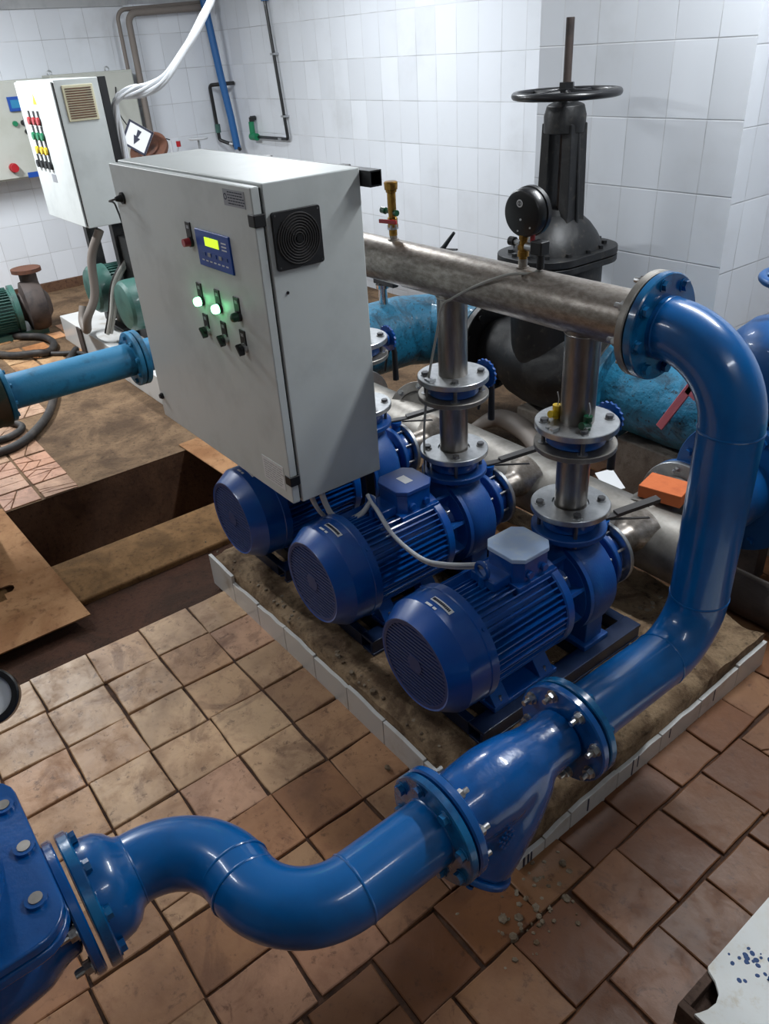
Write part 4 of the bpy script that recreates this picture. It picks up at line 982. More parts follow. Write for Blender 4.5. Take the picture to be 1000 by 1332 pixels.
# ================================================================== BLUE GATE VALVE AT THE RIGHT EDGE
RX, RY, RZ_ = -1.17, 2.62, .52
rv = thing('gate_valve', (RX, RY, .2), 'tall blue gate valve with handwheel at the right edge behind the outlet pipe', 'valve')
a = frame((RX, 0, RZ_), (0, 1, 0)); Rb = M['right_blue']
mb = MB(); mb.lathe([(.12, RY - .17), (.135, RY - .13), (.18, RY - .06), (.19, RY), (.18, RY + .06), (.135, RY + .13), (.12, RY + .17)], a, 48)
bf = T((RX, RY, 0)); mb.lathe([(.16, RZ_), (.19, .66), (.20, .78)], bf, 48, sx=1.05, sy=.75); part('body', mb, Rb, rv)
for y in (RY - .19, RY + .17): part('flange', MB().ring(.10, .245, y, y + .024, a, 64, c=.003), Rb, rv)
bolts(rv, frame((RX, RY - .19, RZ_), (0, -1, 0)), 8, .19, .014, 0, Rb, kind='head', phase=.45)
mb = MB(); mb.prism(rrect(.225, .18, .08, 6), .78, .805, bf); mb.prism(rrect(.225, .18, .08, 6), .812, .84, bf); part('bonnet_flange', mb, Rb, rv, bev=.003)
mb = MB(); mb.lathe([(.215, .84), (.215, .95), (.20, 1.01), (.15, 1.06), (.085, 1.08), (.07, 1.09), (.065, 1.12), (.075, 1.122), (.075, 1.135), (.045, 1.14), (.045, 1.155), (.055, 1.16), (.055, 1.17), (.03, 1.175), (0, 1.19)], bf, 44, sx=1.0, sy=.8); part('bonnet', mb, Rb, rv)
q = MB(); wf = T((RX, RY, 1.215)); q.torus(.140, .0145, wf, 48, 12); hw2 = part('handwheel', q, Rb, rv)
q = MB(); q.cyl(.03, -.05, .02, wf, 20); part('wheel_hub', q, Rb, hw2)
for k in range(4):
    t_ = pi / 2 * k + .3; q = MB(); q.tube([wf @ V((.02 * cos(t_), .02 * sin(t_), 0)), wf @ V((.135 * cos(t_), .135 * sin(t_), 0))], .009, 10); part('wheel_spoke', q, Rb, hw2)
dc = thing('dished_cap', (RX, RY - .2, RZ_), 'blue dished end cap bolted on the near side of the right edge gate valve', 'cap')
part('dome', MB().lathe([(.135, RY - .215), (.135, RY - .28), (.126, RY - .325), (.10, RY - .362), (.055, RY - .384), (0, RY - .390)], a, 48), Rb, dc)
part('flange', MB().ring(.08, .245, RY - .216, RY - .192, a, 64, c=.003), Rb, dc)
bolts(dc, frame((RX, RY - .216, RZ_), (0, -1, 0)), 8, .21, .015, 0, Rb, kind='head', phase=.45)
part('support_foot', MB().box((RX - .05, RY + .0, 0), (RX + .04, RY + .08, .36)), M['dark_iron'], rv)
# dark pipe on the floor
fp = thing('floor_pipe', (-.6, 2.42, 0), 'dark dusty old pipe lying on the floor at the right edge behind the plinth', 'pipe')
part('pipe', MB().tube([(-1.36, 2.44, .085), (-.9, 2.43, .085), (.6, 2.40, .085)], .080, 40), M['dark_iron'], fp)
part('stripe', MB().tube([(-1.30, 2.452, .165), (.6, 2.415, .165)], .006, 8), M['conduit'], fp)
# brick on the header
bx = MB(); bm_ = T((-1.325, 2.215, .521)) @ RZ(.22); bx.box((-.078, -.060, -.024), (.078, .058, .024), bm_)
solo('loose_brick', bx, M['brick_new'], (-1.345, 2.225, .472), 'clean orange brick lying on the stainless header beside the blue outlet pipe', 'brick', bev=.003)
for i, (x, y, rz, sx_) in enumerate([(-1.36, 2.25, .0, 1.15), (-1.94, 1.96, .15, 1.0), (-1.16, 2.17, -.06, 1.0)]):
    q = MB(); q.box((-.12 * sx_, -.055, 0), (.12 * sx_, .055, .06), T((x, y, PZ - .012 if y < 2.1 else 0)) @ RZ(rz))
    lb = ['brown brick on the floor under the right end of the stainless header', 'flat brown brick on the plinth under the stainless header behind the middle pump', 'brown brick at the far edge of the plinth left of the outlet pipe'][i]
    solo('old_brick', q, M['floor_tile'] if False else M['sheet_rust'], (x, y, 0), lb, 'brick', bev=.004)
q = MB(); q.box((-.09, -.04, 0), (.09, .04, .006), T((-1.80, 2.55, .235)) @ RZ(-.6) @ Matrix.Rotation(.2, 4, 'X'))
pw = thing('white_bracket', (-1.80, 2.55, 0), 'white flat metal bracket standing behind the header right of the front spool', 'bracket')
part('plate', q, M['decal_white'], pw, bev=.002); part('leg', MB().box((-1.83, 2.55, 0), (-1.80, 2.57, .235)), M['decal_white'], pw)
pts = crom([(-2.83, 2.70, .10), (-2.76, 2.80, .15), (-2.66, 2.84, .14), (-2.54, 2.82, .13), (-2.40, 2.74, .12), (-2.25, 2.66, .10)], 8)
solo('dusty_hose', MB().tube(pts, [.02 + .038 * sin(pi * min(1, (i + 2) / len(pts))) for i in range(len(pts))], 16), M['dark_iron'] if False else M['conduit'], tuple(pts[0]), 'dusty grey crumpled hose lying behind the suction header under the black valve', 'hose')

# ================================================================== LIGHT BLUE PIPE AND OLD VALVE AT THE LEFT
LX, LZ = -3.8, .655; LRr = .083
a = frame((LX, 0, LZ), (0, 1, 0)); O = M['old_blue']
lp = thing('light_blue_pipe', (LX, .95, LZ), 'worn light blue flanged pipe crossing above the cracked floor at the left', 'pipe')
mb = MB(); mb.tube([(LX, .60, LZ), (LX, 1.25, LZ)], LRr, 44); part('pipe', mb, O, lp)
part('flange', MB().ring(.06, .132, .600, .624, a, 52, c=.003), O, lp); part('flange', MB().ring(.06, .138, 1.232, 1.256, a, 52, c=.003), O, lp)
bolts(lp, a @ T((0, 0, .624)), 8, .108, .012, 0, O, kind='head', phase=.2); bolts(lp, frame((LX, 1.232, LZ), (0, -1, 0)), 8, .110, .012, 0, O, kind='head', phase=.2)
ep = thing('bend_pipe', (LX, 1.6, LZ), 'light blue flanged pipe bend continuing behind the big grey cabinet to the teal main', 'pipe')
part('flange', MB().ring(.06, .138, 1.262, 1.288, a, 52, c=.003), O, ep)
part('pipe', MB().tube(fillet([(LX, 1.28, LZ), (LX, 1.50, LZ), (-3.5, 1.80, .50), (-3.5, 1.93, .50)], .1), LRr, 40), O, ep)
ov = thing('old_valve', (LX, .45, .2), 'old valve body with chipped dark green paint at the left edge', 'valve')
mb = MB(); mb.lathe([(.09, .598), (.148, .594), (.150, .57), (.145, .55), (.150, .45), (.165, .34), (.155, .25), (.10, .2), (0, .2)], a, 40); part('body', mb, M['rust_green'], ov)
part('foot', MB().box((LX - .06, .24, .0), (LX + .06, .36, .55)), M['rust_green'], ov)

# ================================================================== FAR PLINTH, SMALL CABINET, TEAL MOTORS
solo('equipment_plinth', MB().box((-6.63, 1.655, 0), (-4.28, 3.1, .2)), M['tile_edge'], (-5.4, 2.3, 0), 'white tiled low plinth in the back carrying two teal green motors', 'plinth', bev=.006)
def teal_motor(x, lb):
    r = thing('electric_motor', (x, 1.95, .2), lb, 'motor', 'teal green motors on the far plinth')
    a = frame((x, 0, .52), (0, 1, 0))
    mb = MB(); mb.lathe([(0, 1.735), (.10, 1.735), (.150, 1.745), (.168, 1.765), (.172, 1.80), (.172, 1.87), (0, 1.87)], a, 44); part('end_cover', mb, M['teal_green'], r)
    mb = MB(); mb.cyl(.148, 1.86, 2.30, a, 40)
    for k in range(40): mb.box((.14, -.003, 1.88), (.163, .003, 2.28), a @ RZ(2 * pi * k / 40))
    part('body', mb, M['teal_green'], r)
    for y in (1.95, 2.22): part('foot', MB().box((x - .13, y - .03, .22), (x + .13, y + .03, .42)), M['rust_green'], r, bev=.005)
    part('base', MB().box((x - .15, 1.86, .2), (x + .15, 2.4, .225)), M['black_iron'], r)
teal_motor(-5.90, 'teal green motor on the far white plinth, left of the pair'); teal_motor(-5.27, 'teal green motor on the far plinth, right one, partly behind the big cabinet')
sc = thing('control_cabinet', (-5.9, 1.86, 1.01), 'smaller pale cabinet in the back left with a cream vent and rows of coloured buttons', 'cabinet')
mb = MB(); mb.box((-6.30, 1.715, 1.01), (-5.5, 1.995, 1.88)); part('body', mb, M['cab_grey'], sc, bev=.005)
mb = MB(); mb.box((-6.295, 1.700, 1.018), (-5.512, 1.712, 1.872)); part('door', mb, M['cab_grey'], sc, bev=.003)
mb = MB(); mb.box((-6.285, 1.710, 1.025), (-5.506, 1.717, 1.865)); part('door_gasket', mb, M['seam'], sc)
mb = MB(); mb.box((-5.56, 1.996, 1.0), (-5.498, 2.045, 1.88)); part('cable_duct', mb, M['black_plastic'], sc)
mb = MB(); mb.box((-5.502, 1.756, 1.646), (-5.492, 1.951, 1.847)); vt = part('vent', mb, M['vent_cream'], sc, bev=.003)
for k in range(13):
    q = MB(); q.box((-5.493, 1.772, 1.662 + k * .0135), (-5.489, 1.936, 1.668 + k * .0135)); part('vent_slot', q, M['rust'], vt)
for row, (zc, mat_, xs_) in enumerate([(1.645, 'red', (-6.125, -6.02, -5.925)), (1.552, 'green_plastic', (-6.115, -6.015, -5.925)), (1.465, 'yellow_plastic', (-6.115, -6.01, -5.92)), (1.375, 'black_plastic', (-6.18, -6.09, -6.0, -5.915))]):
    for x_ in xs_:
        q = MB().cyl(.024, 0, .02, frame((x_, 1.70, zc), (0, -1, 0)), 16); b_ = part('button', q, M[mat_], sc)
        part('button_ring', MB().cyl(.028, 0, .006, frame((x_, 1.70, zc), (0, -1, 0)), 16), M['black_plastic'], b_)
        part('legend_plate', MB().box((x_ - .018, 1.696, zc + .028), (x_ + .018, 1.701, zc + .06)), M['black_plastic'], b_)
q = MB(); q.prism([(-.035, 0), (.035, 0), (0, .06)], 0, .002, frame((-5.93, 1.70, 1.745), (0, -1, 0), up=(0, 0, 1))); part('warning_triangle', q, M['yellow_plastic'], sc)
part('door_label', MB().box((-5.97, 1.698, 1.27), (-5.88, 1.7, 1.32)), M['decal_grey'], sc)
for z in (1.63, 1.20): part('hinge', MB().box((-6.31, 1.70, z - .03), (-6.29, 1.73, z + .03)), M['dark_bolt'], sc)
ps = thing('cabinet_stand', (-5.62, 1.95, .2), 'dark steel post with cables carrying the smaller back cabinet', 'stand')
part('post', MB().box((-5.66, 1.90, .2), (-5.59, 1.99, 1.01)), M['black_iron'], ps, bev=.004); part('post', MB().box((-6.24, 1.90, .2), (-6.17, 1.99, 1.01)), M['black_iron'], ps, bev=.004)
for i in range(4):
    o_ = V((.03 * (i % 2), .025 * (i // 2), 0)); P = [V(p) + o_ for p in [(-5.53, 2.07, 1.05), (-5.54, 2.05, .9), (-5.58, 1.96, .78), (-5.60, 1.82, .62), (-5.585, 1.74, .42), (-5.62, 1.69, .27)]]
    solo('motor_cable', MB().tube(crom(P, 6), .014, 8), M['grey_cable'] if i % 2 else M['rubber'], tuple(P[0]), 'cable hanging down the post under the smaller back cabinet', 'cable', 'cables under the smaller cabinet')
bb = thing('black_box', (-5.52, 2.0, .2), 'black box with white markings standing between the teal motors', 'box')
part('case', MB().box((-5.60, 1.92, .2), (-5.40, 2.10, .92)), M['black_plastic'], bb, bev=.006)
part('marking', MB().torus(.03, .006, frame((-5.398, 2.0, .80), (1, 0, 0)), 20, 6), M['decal_white'], bb); part('marking', MB().box((-5.399, 1.94, .70), (-5.396, 2.07, .725)), M['decal_white'], bb)
P = crom([(-5.56, 1.80, .98), (-5.62, 1.72, .80), (-5.63, 1.68, .55), (-5.66, 1.60, .40), (-5.74, 1.60, .30), (-5.86, 1.62, .265), (-5.95, 1.64, .31), (-5.98, 1.68, .40)], 8)
solo('conduit_hose', MB().tube(P, .030, 14), M['conduit'], tuple(P[0]), 'thick grey flexible conduit looping down in front of the teal motors', 'hose')
# cable bundle to the ceiling
CB = [(-5.52, 2.07, 1.15), (-5.515, 2.07, 1.5), (-5.525, 2.075, 1.68), (-5.51, 2.10, 1.755), (-5.44, 2.19, 1.785), (-5.40, 2.26, 1.79), (-5.33, 2.36, 1.84), (-5.285, 2.49, 1.97), (-5.24, 2.63, 2.13), (-5.21, 2.76, 2.33), (-5.2, 2.85, 2.7), (-5.2, 2.9, 3.3)]
for i in range(6):
    rnd = random.Random(40 + i); a0 = 2 * pi * i / 5
    P = [V(p) + V((.026 * cos(a0 + j * 1.1), .016 * sin(a0 + j * 1.1), .026 * sin(a0 + j * 1.1))) + V((0, 0, rnd.uniform(-.008, .008))) for j, p in enumerate(CB)]
    solo('overhead_cable', MB().tube(crom(P, 6), .0125, 8), M['pale_cable'], tuple(P[0]), 'white cable of the thick bundle swinging from the smaller cabinet up to the ceiling', 'cable', 'white cable bundle')
# two beige wall cabinets
def wallcab(y0, y1, z0, z1, lb):
    r = thing('wall_cabinet', (-8.24, (y0 + y1) / 2, z0), lb, 'cabinet')
    part('body', MB().box((WL, y0, z0), (-8.14, y1, z1)), M['cab_beige'], r, bev=.006); part('door', MB().box((-8.142, y0 + .015, z0 + .015), (-8.12, y1 - .015, z1 - .015)), M['cab_beige'], r, bev=.004)
    return r
w1 = wallcab(1.45, 2.46, 1.08, 1.87, 'beige wall cabinet at the left edge with a blue meter and red rotary switch')
part('meter', MB().box((-8.12, 2.095, 1.63), (-8.10, 2.215, 1.745)), M['display_blue'], w1, bev=.003)
part('meter_screen', MB().box((-8.10, 2.115, 1.655), (-8.098, 2.195, 1.72)), M['old_blue'], w1)
for y, z, m_ in ((2.108, 1.535, 'green_plastic'), (2.18, 1.535, 'black_plastic'), (2.195, 1.462, 'black_plastic')): part('button', MB().cyl(.022, 0, .025, frame((-8.12, y, z), (1, 0, 0)), 16), M[m_], w1)
sw = part('rotary_switch', MB().cyl(.040, 0, .03, frame((-8.12, 1.99, 1.185), (1, 0, 0)), 20), M['red'], w1, label='red rotary switch'); part('switch_knob', MB().cyl(.035, .03, .06, frame((-8.12, 1.99, 1.185), (1, 0, 0)), 18), M['red'], sw)
part('brand_strip', MB().box((-8.12, 2.10, 1.085), (-8.118, 2.27, 1.13)), M['display_blue'], w1)
w2 = wallcab(2.52, 3.30, 1.08, 1.885, 'plain beige wall cabinet behind the smaller back cabinet')
for y in (2.56, 3.1): part('lifting_lug', MB().torus(.02, .006, frame((-8.25, y, 1.90), (1, 0, 0)), 20, 8), M['zinc'], w2)
# conduit up the wall
P = fillet([(-8.13, 3.36, .7), (-8.13, 3.36, 2.33), (-8.13, 4.22, 2.36)], .09); solo('wall_conduit', MB().tube(P, .030, 16), M['conduit'], tuple(P[0]), 'grey brown conduit climbing the left wall corner then running along its top', 'pipe')
P = fillet([(-8.18, 3.28, 1.0), (-8.18, 3.28, 2.36), (-8.18, 4.2, 2.40)], .09); solo('wall_conduit', MB().tube(P, .018, 14), M['conduit'], tuple(P[0]), 'thinner grey conduit running beside the thick one in the left wall corner', 'pipe')
# plumbing on the back wall
solo('wall_pipe', MB().tube([(-7.95, 4.2, 1.10), (-7.98, 4.19, 1.4), (-8.02, 4.16, 1.8), (-8.055, 4.11, 2.5)], .036, 16), M['wall_blue_pipe'], (-8.05, 4.16, 1.10), 'blue plastic pipe slanting down the back wall corner', 'pipe')
lo_ = thing('wall_pipe', (-8.1, 4.15, 1.2), 'dark pipe loop with a green joint behind the slanting blue pipe', 'pipe')
part('pipe', MB().tube(fillet([(-8.00, 4.29, 1.70), (-8.02, 4.16, 1.70), (-8.13, 4.08, 1.695), (-8.13, 4.10, 1.19), (-7.98, 4.20, 1.13), (-7.9, 4.2, 1.1)], .03, 6), .018, 12), M['black_paint'], lo_)
part('joint', MB().cyl(.028, 1.26, 1.34, T((-8.13, 4.10, 0)), 14), M['teal_green'], lo_); part('clamp', MB().cyl(.03, -.02, .02, frame((-8.02, 4.18, 1.145), (.8, .5, -.2)), 14), M['zinc'], lo_)
bp = thing('wall_pipe', (-7.1, 4.26, 1.2), 'thin black pipe with brackets on the back wall ending in a green tap', 'pipe')
part('pipe', MB().tube(fillet([(-7.16, 4.26, 2.7), (-7.155, 4.26, 2.34), (-7.02, 4.26, 1.225), (-7.56, 4.26, 1.222), (-7.62, 4.26, 1.225)], .02, 5), .015, 12), M['black_paint'], bp)
part('sleeve', MB().tube([(-7.17, 4.26, 2.72), (-7.155, 4.26, 2.34)], .034, 14), M['wall_blue_pipe'], bp)
for x_, z_ in ((-7.11, 1.93), (-7.045, 1.42), (-7.15, 1.224)): part('bracket', MB().box((x_ - .03, 4.24, z_ - .008), (x_ + .03, 4.30, z_ + .008)), M['zinc'], bp)
tpp = thing('wall_tap', (-7.66, 4.24, 1.2), 'green plastic tap with a black knob on the back wall', 'tap')
part('body', MB().cyl(.028, 1.20, 1.36, T((-7.66, 4.24, 0)), 14).cyl(.034, -.05, .06, frame((-7.64, 4.24, 1.225), (1, 0, 0)), 14), M['green_plastic'], tpp); part('knob', MB().cyl(.028, 1.36, 1.40, T((-7.66, 4.25, 0)), 14).cyl(.022, -.0, .05, frame((-7.66, 4.24, 1.39), (0, 1, 0)), 12), M['black_paint'], tpp)
tw = thing('wall_tap', (-7.9, 3.9, 1.1), 'small pipe with a flat white handle behind the top of the big cabinet', 'tap')
part('stem', MB().cyl(.012, .9, 1.24, T((-7.9, 3.75, 0)), 10), M['zinc'], tw); part('handle', MB().lathe([(0, 0), (.09, 0), (.10, .012), (.09, .02), (0, .02)], T((-7.9, 3.75, 1.24)), 24), M['pale_cable'], tw)
part('feed_pipe', MB().tube([(-7.9, 3.75, .92), (-8.0, 3.76, .92), (-8.2, 3.76, .92)], .014, 10), M['zinc'], tw)
tr_ = thing('wall_tap', (-7.9, 3.5, 1.1), 'small red and white valve on a thin wall pipe above the big cabinet', 'tap')
part('stem', MB().cyl(.012, .9, 1.26, T((-7.9, 3.45, 0)), 10), M['pale_cable'], tr_); part('knob', MB().cyl(.022, 1.20, 1.25, T((-7.9, 3.53, 0)), 12), M['red'], tr_)
part('feed_pipe', MB().tube([(-7.9, 3.53, 1.22), (-7.9, 3.45, 1.0), (-8.2, 3.45, .95)], .010, 8), M['zinc'], tr_)
P = crom([(-8.12, 3.10, 1.75), (-8.05, 3.05, 1.55), (-7.98, 3.15, 1.35), (-7.95, 3.3, 1.32), (-7.9, 3.45, 1.27)], 8); solo('loose_wire', MB().tube(P, .006, 6), M['black_plastic'], tuple(P[0]), 'thin dark wire hanging from the plain beige wall cabinet to a small tap', 'wire')
# rusty capped standpipe and sign
rs = thing('rusty_standpipe', (-6.95, 2.83, 0), 'rusty brown flanged standpipe whose round top shows behind the big cabinet', 'pipe')
part('pipe', MB().cyl(.08, 0, 1.28, T((-6.95, 2.83, 0)), 24), M['rust'], rs); q = MB(); tf = frame((-6.95, 2.83, 1.30), (.5, -.65, .9)); q.cyl(.17, -.02, .012, tf, 40); part('cap_flange', q, M['rust'], rs); part('cap_plate', MB().cyl(.10, .012, .03, tf, 32), M['rust'], rs)
sg = thing('warning_sign', (-6.9, 2.75, 1.35), 'small tilted white sign with a black border and arrow leaning on the rusty standpipe', 'sign')
sfm = frame((-6.93, 2.74, 1.40), (.75, -.65, .1), up=(0, 0, 1)) @ RZ(-.55) @ Matrix.Scale(.85, 4)
part('board', MB().box((-.13, -.12, -.006), (.13, .12, 0), sfm), M['decal_white'], sg)
q = MB()
for a_, b_ in (((-.13, .10), (.13, .12)), ((-.13, -.12), (.13, -.10)), ((-.13, -.12), (-.11, .12)), ((.11, -.12), (.13, .12))): q.box((a_[0], a_[1], 0), (b_[0], b_[1], .002), sfm)
part('border', q, M['decal_dark'], sg)
part('arrow', MB().prism([(-.02, .07), (.02, .07), (.005, .0), (.03, -.0), (-.01, -.07), (-.04, .01), (-.015, .01)], 0, .003, sfm), M['decal_dark'], sg)
# green pump at the left edge
gp = thing('pump', (-7.25, 1.4, 0), 'old green motor pump with a dark upright flange on the floor at the left edge', 'pump')
a = frame((-7.2, 0, .225), (.12, 1, 0)); a = T((-7.2, 0, .225)) @ frame((0, 0, 0), (.10, 1, 0))
mb = MB(); mb.cyl(.165, 1.02, 1.46, a, 40)
for k in range(44): mb.box((.16, -.003, 1.18), (.185, .003, 1.40), a @ RZ(2 * pi * k / 44))
part('motor_body', mb, M['teal_green'], gp)
part('end_shield', MB().cyl(.195, 1.42, 1.46, a, 44), M['teal_green'], gp); part('fan_cowl', MB().lathe([(0, .90), (.15, .90), (.18, .93), (.182, 1.10), (0, 1.10)], a, 40), M['teal_green'], gp)
mb = MB(); mb.lathe([(.10, 1.46), (.12, 1.50), (.20, 1.52), (.21, 1.56), (.21, 1.62), (.19, 1.67), (.12, 1.69), (.08, 1.72), (0, 1.72)], a, 40); mb.cyl(.07, .25, .52, T((-7.06, 1.60, 0)), 28); part('volute_casing', mb, M['dark_iron'], gp)
part('discharge_flange', MB().cyl(.12, .50, .53, T((-7.06, 1.60, 0)), 36), M['rust'], gp)
part('base_plate', MB().box((-7.35, 1.05, 0), (-6.95, 1.62, .05)), M['teal_green'], gp); part('terminal_box', MB().box((-7.17, 1.20, .38), (-7.05, 1.32, .47)), M['teal_green'], gp, bev=.006)
# hoses on the floor
def hose(P, r, lb, mat_='rubber'):
    P = crom([(x, y, r + .006 + (z if z else 0)) for x, y, z in P], 8); solo('rubber_hose', MB().tube(P, r, 12), M[mat_], tuple(P[0]), lb, 'hose')
hose([(-8.0, .95, 0), (-7.3, 1.15, 0), (-6.95, 1.35, 0), (-6.75, 1.50, 0), (-6.5, 1.52, 0), (-6.3, 1.42, 0), (-6.28, 1.33, .02), (-6.45, 1.17, 0), (-6.7, 1.05, 0), (-7.2, .85, 0)], .028, 'black hose loop on the orange tiles beside the old green pump')
hose([(-6.9, .98, 0), (-6.5, 1.2, 0), (-6.25, 1.45, 0), (-6.1, 1.60, 0), (-5.9, 1.62, 0)], .018, 'thin black hose running to the corner of the far white plinth')
hose([(-6.2, 1.60, 0), (-5.9, 1.42, 0), (-5.55, 1.24, .0), (-5.2, 1.10, 0), (-4.95, .97, 0), (-4.72, .78, 0), (-4.66, .62, 0), (-4.72, .45, 0), (-4.9, .25, 0)], .026, 'thick dark hose curving under the light blue pipe over the pink tiles')
hose([(-5.4, .62, 0), (-5.18, .75, 0), (-5.0, .83, 0), (-4.9, .80, 0), (-4.85, .68, 0), (-4.95, .52, 0)], .022, 'short black hose loop on the pink tiles at the left edge')
solo('steel_strip', MB().box((-6.19, 1.640, .0), (-6.09, 1.653, .205)), M['dark_iron'], (-6.14, 1.64, 0), 'dark flat strip leaning on the face of the far white plinth', 'strip')
q = MB(); rnd = random.Random(9)
for k in range(26):
    x_, y_ = -7.3 + rnd.random() * .55, 2.0 + rnd.random() * .5; s_ = rnd.uniform(.02, .07)
    q.lathe([(0, 0), (s_, .0), (s_ * .8, s_ * .6), (0, s_ * .8)], T((x_, y_, 0)) @ RZ(rnd.random() * 6), 6)
solo('debris', q, M['rubble'], (-7.0, 2.2, 0), 'heap of dark rubble on the floor behind the old green pump', 'rubble', kind='stuff')

# ================================================================== SMALL STUFF NEAR BY
def stones(n, x0, x1, y0, y1, z, s0, s1, seed, lb, mat_='rubble'):
    rnd = random.Random(seed); q = MB()
    for k in range(n):
        x_, y_ = rnd.gauss((x0 + x1) / 2, (x1 - x0) / 4), rnd.gauss((y0 + y1) / 2, (y1 - y0) / 4); s_ = rnd.uniform(s0, s1) * (1 if rnd.random() < .8 else 1.8); n_ = rnd.choice((5, 6, 7))
        f1, f2 = rnd.uniform(.6, 1), rnd.uniform(.3, .7)
        q.lathe([(0, -.004), (s_, -.004), (s_ * f1, s_ * f2), (0, s_ * (f2 + .15))], T((x_, y_, z)) @ RZ(rnd.random() * 6) @ Matrix.Diagonal((1, rnd.uniform(.6, 1.3), 1, 1)), n_)
    solo('rubble', q, M[mat_], ((x0 + x1) / 2, (y0 + y1) / 2, z), lb, 'rubble', kind='stuff', angle=15)
stones(110, -1.22, -.96, 1.72, 2.12, PZ, .004, .012, 1, 'crumbs of broken concrete scattered on the plinth beside the front pump')
stones(60, -1.75, -1.55, 1.80, 2.05, PZ, .004, .012, 2, 'crumbs of broken concrete on the plinth between the front and middle pumps')
stones(90, -.88, -.68, .78, 1.12, .008, .003, .009, 3, 'grit and chips on the floor at the near corner of the plinth')
stones(70, -2.6, -1.3, 1.0, 1.06, PZ, .003, .008, 4, 'loose grit along the broken front edge of the plinth')
def pebble(x, y, z, s, lb): 
    q = MB(); q.lathe([(0, 0), (s, .2 * s), (s * .9, s * .8), (0, s * 1.2)], T((x, y, z)), 7, sy=.8); solo('stone', q, M['rubble'], (x, y, z), lb, 'stone', angle=15)
pebble(-1.36, .93, .01, .011, 'small pale stone on the floor tiles by the front face of the plinth')
pebble(-.79, 1.09, .01, .011, 'small pale stone on the floor by the right face of the plinth')
q = MB(); q.lathe([(0, 0), (.022, .01), (.02, .04), (.008, .05), (0, .05)], T((-1.12, 2.06, PZ - .004)), 9); solo('dark_lump', q, M['pit_dark'], (-1.12, 2.06, PZ), 'small dark brown lump on the plinth behind the front pump', 'stone')
# paint runs on the plinth's right face under the check valve
for y_, z0_, z1_, w_ in [(1.005, .0, .05, .004), (1.022, .004, .05, .0035), (1.034, .0, .05, .003), (1.27, .02, .072, .003), (1.475, .01, .078, .0028), (1.50, .03, .078, .002), (1.66, .04, .08, .002), (1.90, .04, .09, .002)]:
    part('paint_run', MB().box((-.8545, y_ - w_, max(z0_, .012)), (-.8525, y_ + w_, z1_)), M['frame_blue'], PLINTH, 'dark blue paint run', bev=.0008)
# bottom right: white stained cover on a low box
bxq = thing('low_box', (0.1, 1.1, 0), 'low brown box under the white paint-splashed sheet at the lower right corner', 'box')
part('side', MB().box((-.372, .985, .0), (.45, 1.005, .075)), M['board_brown'], bxq, bev=.002); part('side', MB().box((-.372, 1.005, .0), (-.352, 1.9, .075)), M['board_brown'], bxq, bev=.002); part('bottom', MB().box((-.352, 1.005, .03), (.45, 1.9, .04)), M['board_brown'], bxq)
ny = [(-.338, .992)]
arc = [(-.352 + .052 * sin(t_), 1.045 + .052 * -cos(t_)) for t_ in [0.28 + i * 2.45 / 9 for i in range(10)]]
outer = [(.46, .992), (.46, 1.95), (-.374, 1.95), (-.374, 1.105)] + [(-.368, 1.098), (-.345, 1.088), (-.325, 1.070), (-.318, 1.048), (-.322, 1.022), (-.330, 1.002), (-.335, .992)]
sh_ = MB(); sh_.prism(outer, .076, .084)
ws = thing('white_sheet', (0, 1.3, .076), 'white painted sheet with a notched corner and blue paint splashes at the lower right', 'sheet')
part('panel', sh_, M['white_stained'], ws)
rnd = random.Random(21)
for k in range(26):
    x_, y_ = rnd.gauss(-.315, .028), rnd.gauss(1.19, .045); s_ = rnd.uniform(.002, .0075)
    if x_ < -.362: continue
    part('paint_splash', MB().lathe([(0, .0838), (s_, .0838), (s_ * .8, .0848), (0, .085)], T((x_, y_, 0)), 9, rfun=lambda t_, z: 1 + .1 * sin(t_ * 2 + k)), M['paint_spot'], ws)
P = crom([(-.262, 1.33, .0845), (-.268, 1.29, .0845), (-.262, 1.25, .0845), (-.274, 1.215, .0845), (-.268, 1.18, .0845)], 6)
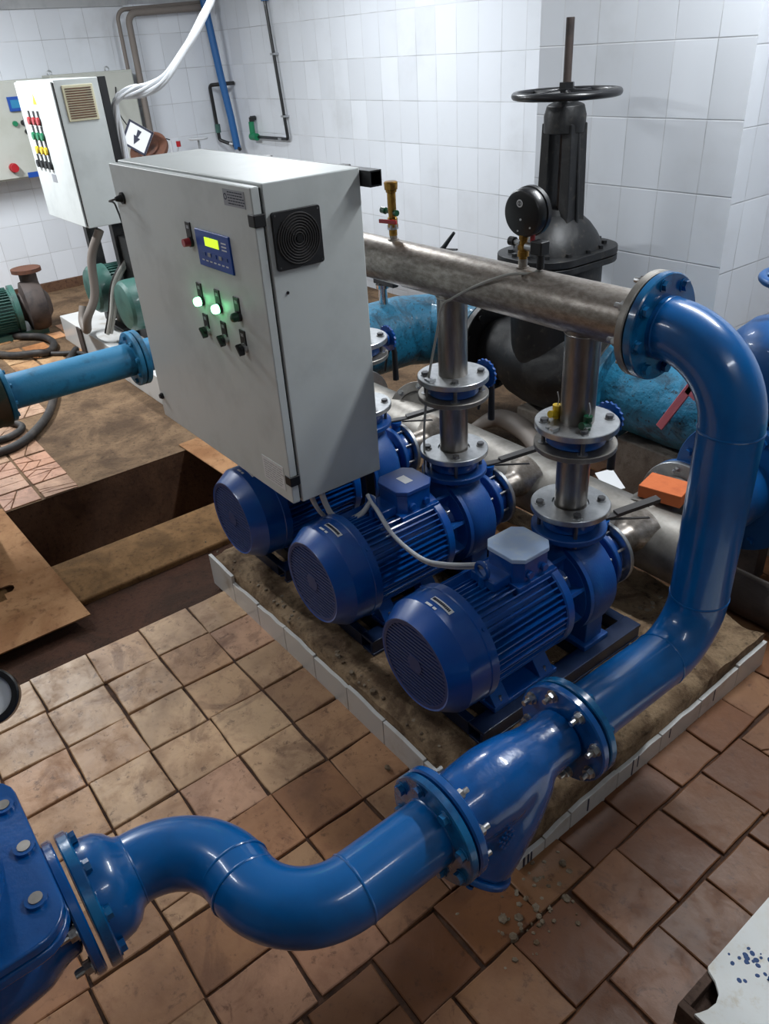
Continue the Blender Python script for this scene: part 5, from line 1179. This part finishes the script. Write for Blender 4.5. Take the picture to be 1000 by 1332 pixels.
part('paint_run', MB().tube(P, [.0035 + .003 * abs(sin(i * .7)) for i in range(len(P))], 8), M['paint_spot'], ws)
# gauge at the left edge
lg = thing('pressure_gauge', (-1.66, -.05, .62), 'round gauge with a black rim just entering the left edge', 'gauge')
gf = frame((-1.625, .02, .72), (.8, -.2, .75))
part('case', MB().ring(.050, .066, -.02, .016, gf, 40, c=.004).cyl(.052, -.018, -.01, gf, 36), M['black_paint'], lg); part('dial', MB().cyl(.052, -.01, .004, gf, 36), M['decal_white'], lg)
part('stem', MB().tube([gf @ V((0, 0, -.018)), (-1.68, -.03, .62), (-1.70, -.215, .52)], .012, 10), M['brass'], lg)

# ================================================================== CEILING LAMPS
def lamp(i, x, y, z, w, L, along_y):
    r = thing('ceiling_lamp', (x, y, z), 'long white fluorescent ceiling lamp number', 'lamp', 'fluorescent ceiling lamps')
    fr_ = T((x, y, z)) @ RZ(pi / 2 if along_y else 0)
    part('housing', MB().box((-L / 2, -.09, .02), (L / 2, .09, .06), fr_), M['lamp_white'], r, bev=.004)
    for s in (-.045, .045): part('tube', MB().cyl(.014, -L / 2 + .03, L / 2 - .03, fr_ @ T((0, s, 0)) @ Matrix.Rotation(pi / 2, 4, 'Y'), 14), M['lamp_on'], r)
    for s in (-.4, .4): part('hanger', MB().cyl(.006, .06, 3.3 - z, fr_ @ T((s, 0, 0)), 8), M['zinc'], r)
    ld = bpy.data.lights.new('lamp_light', 'AREA'); ld.shape = 'RECTANGLE'; ld.size = L; ld.size_y = .14; ld.energy = w; ld.color = LAMP_COL
    lo = bpy.data.objects.new('lamp_light', ld); COL.objects.link(lo); lo.parent = r
    lo.matrix_local = T((0, 0, -.02)) @ RZ(pi / 2 if along_y else 0)
    r['label'] = ['fluorescent ceiling lamp left of the camera above the trench', 'fluorescent ceiling lamp above the far white plinth', 'fluorescent ceiling lamp above the black gate valve', 'fluorescent ceiling lamp above the S-shaped pipe', 'fluorescent ceiling lamp to the right of the camera'][i]
    del r['group']
for i, l_ in enumerate(LAMPS): lamp(i, *l_)
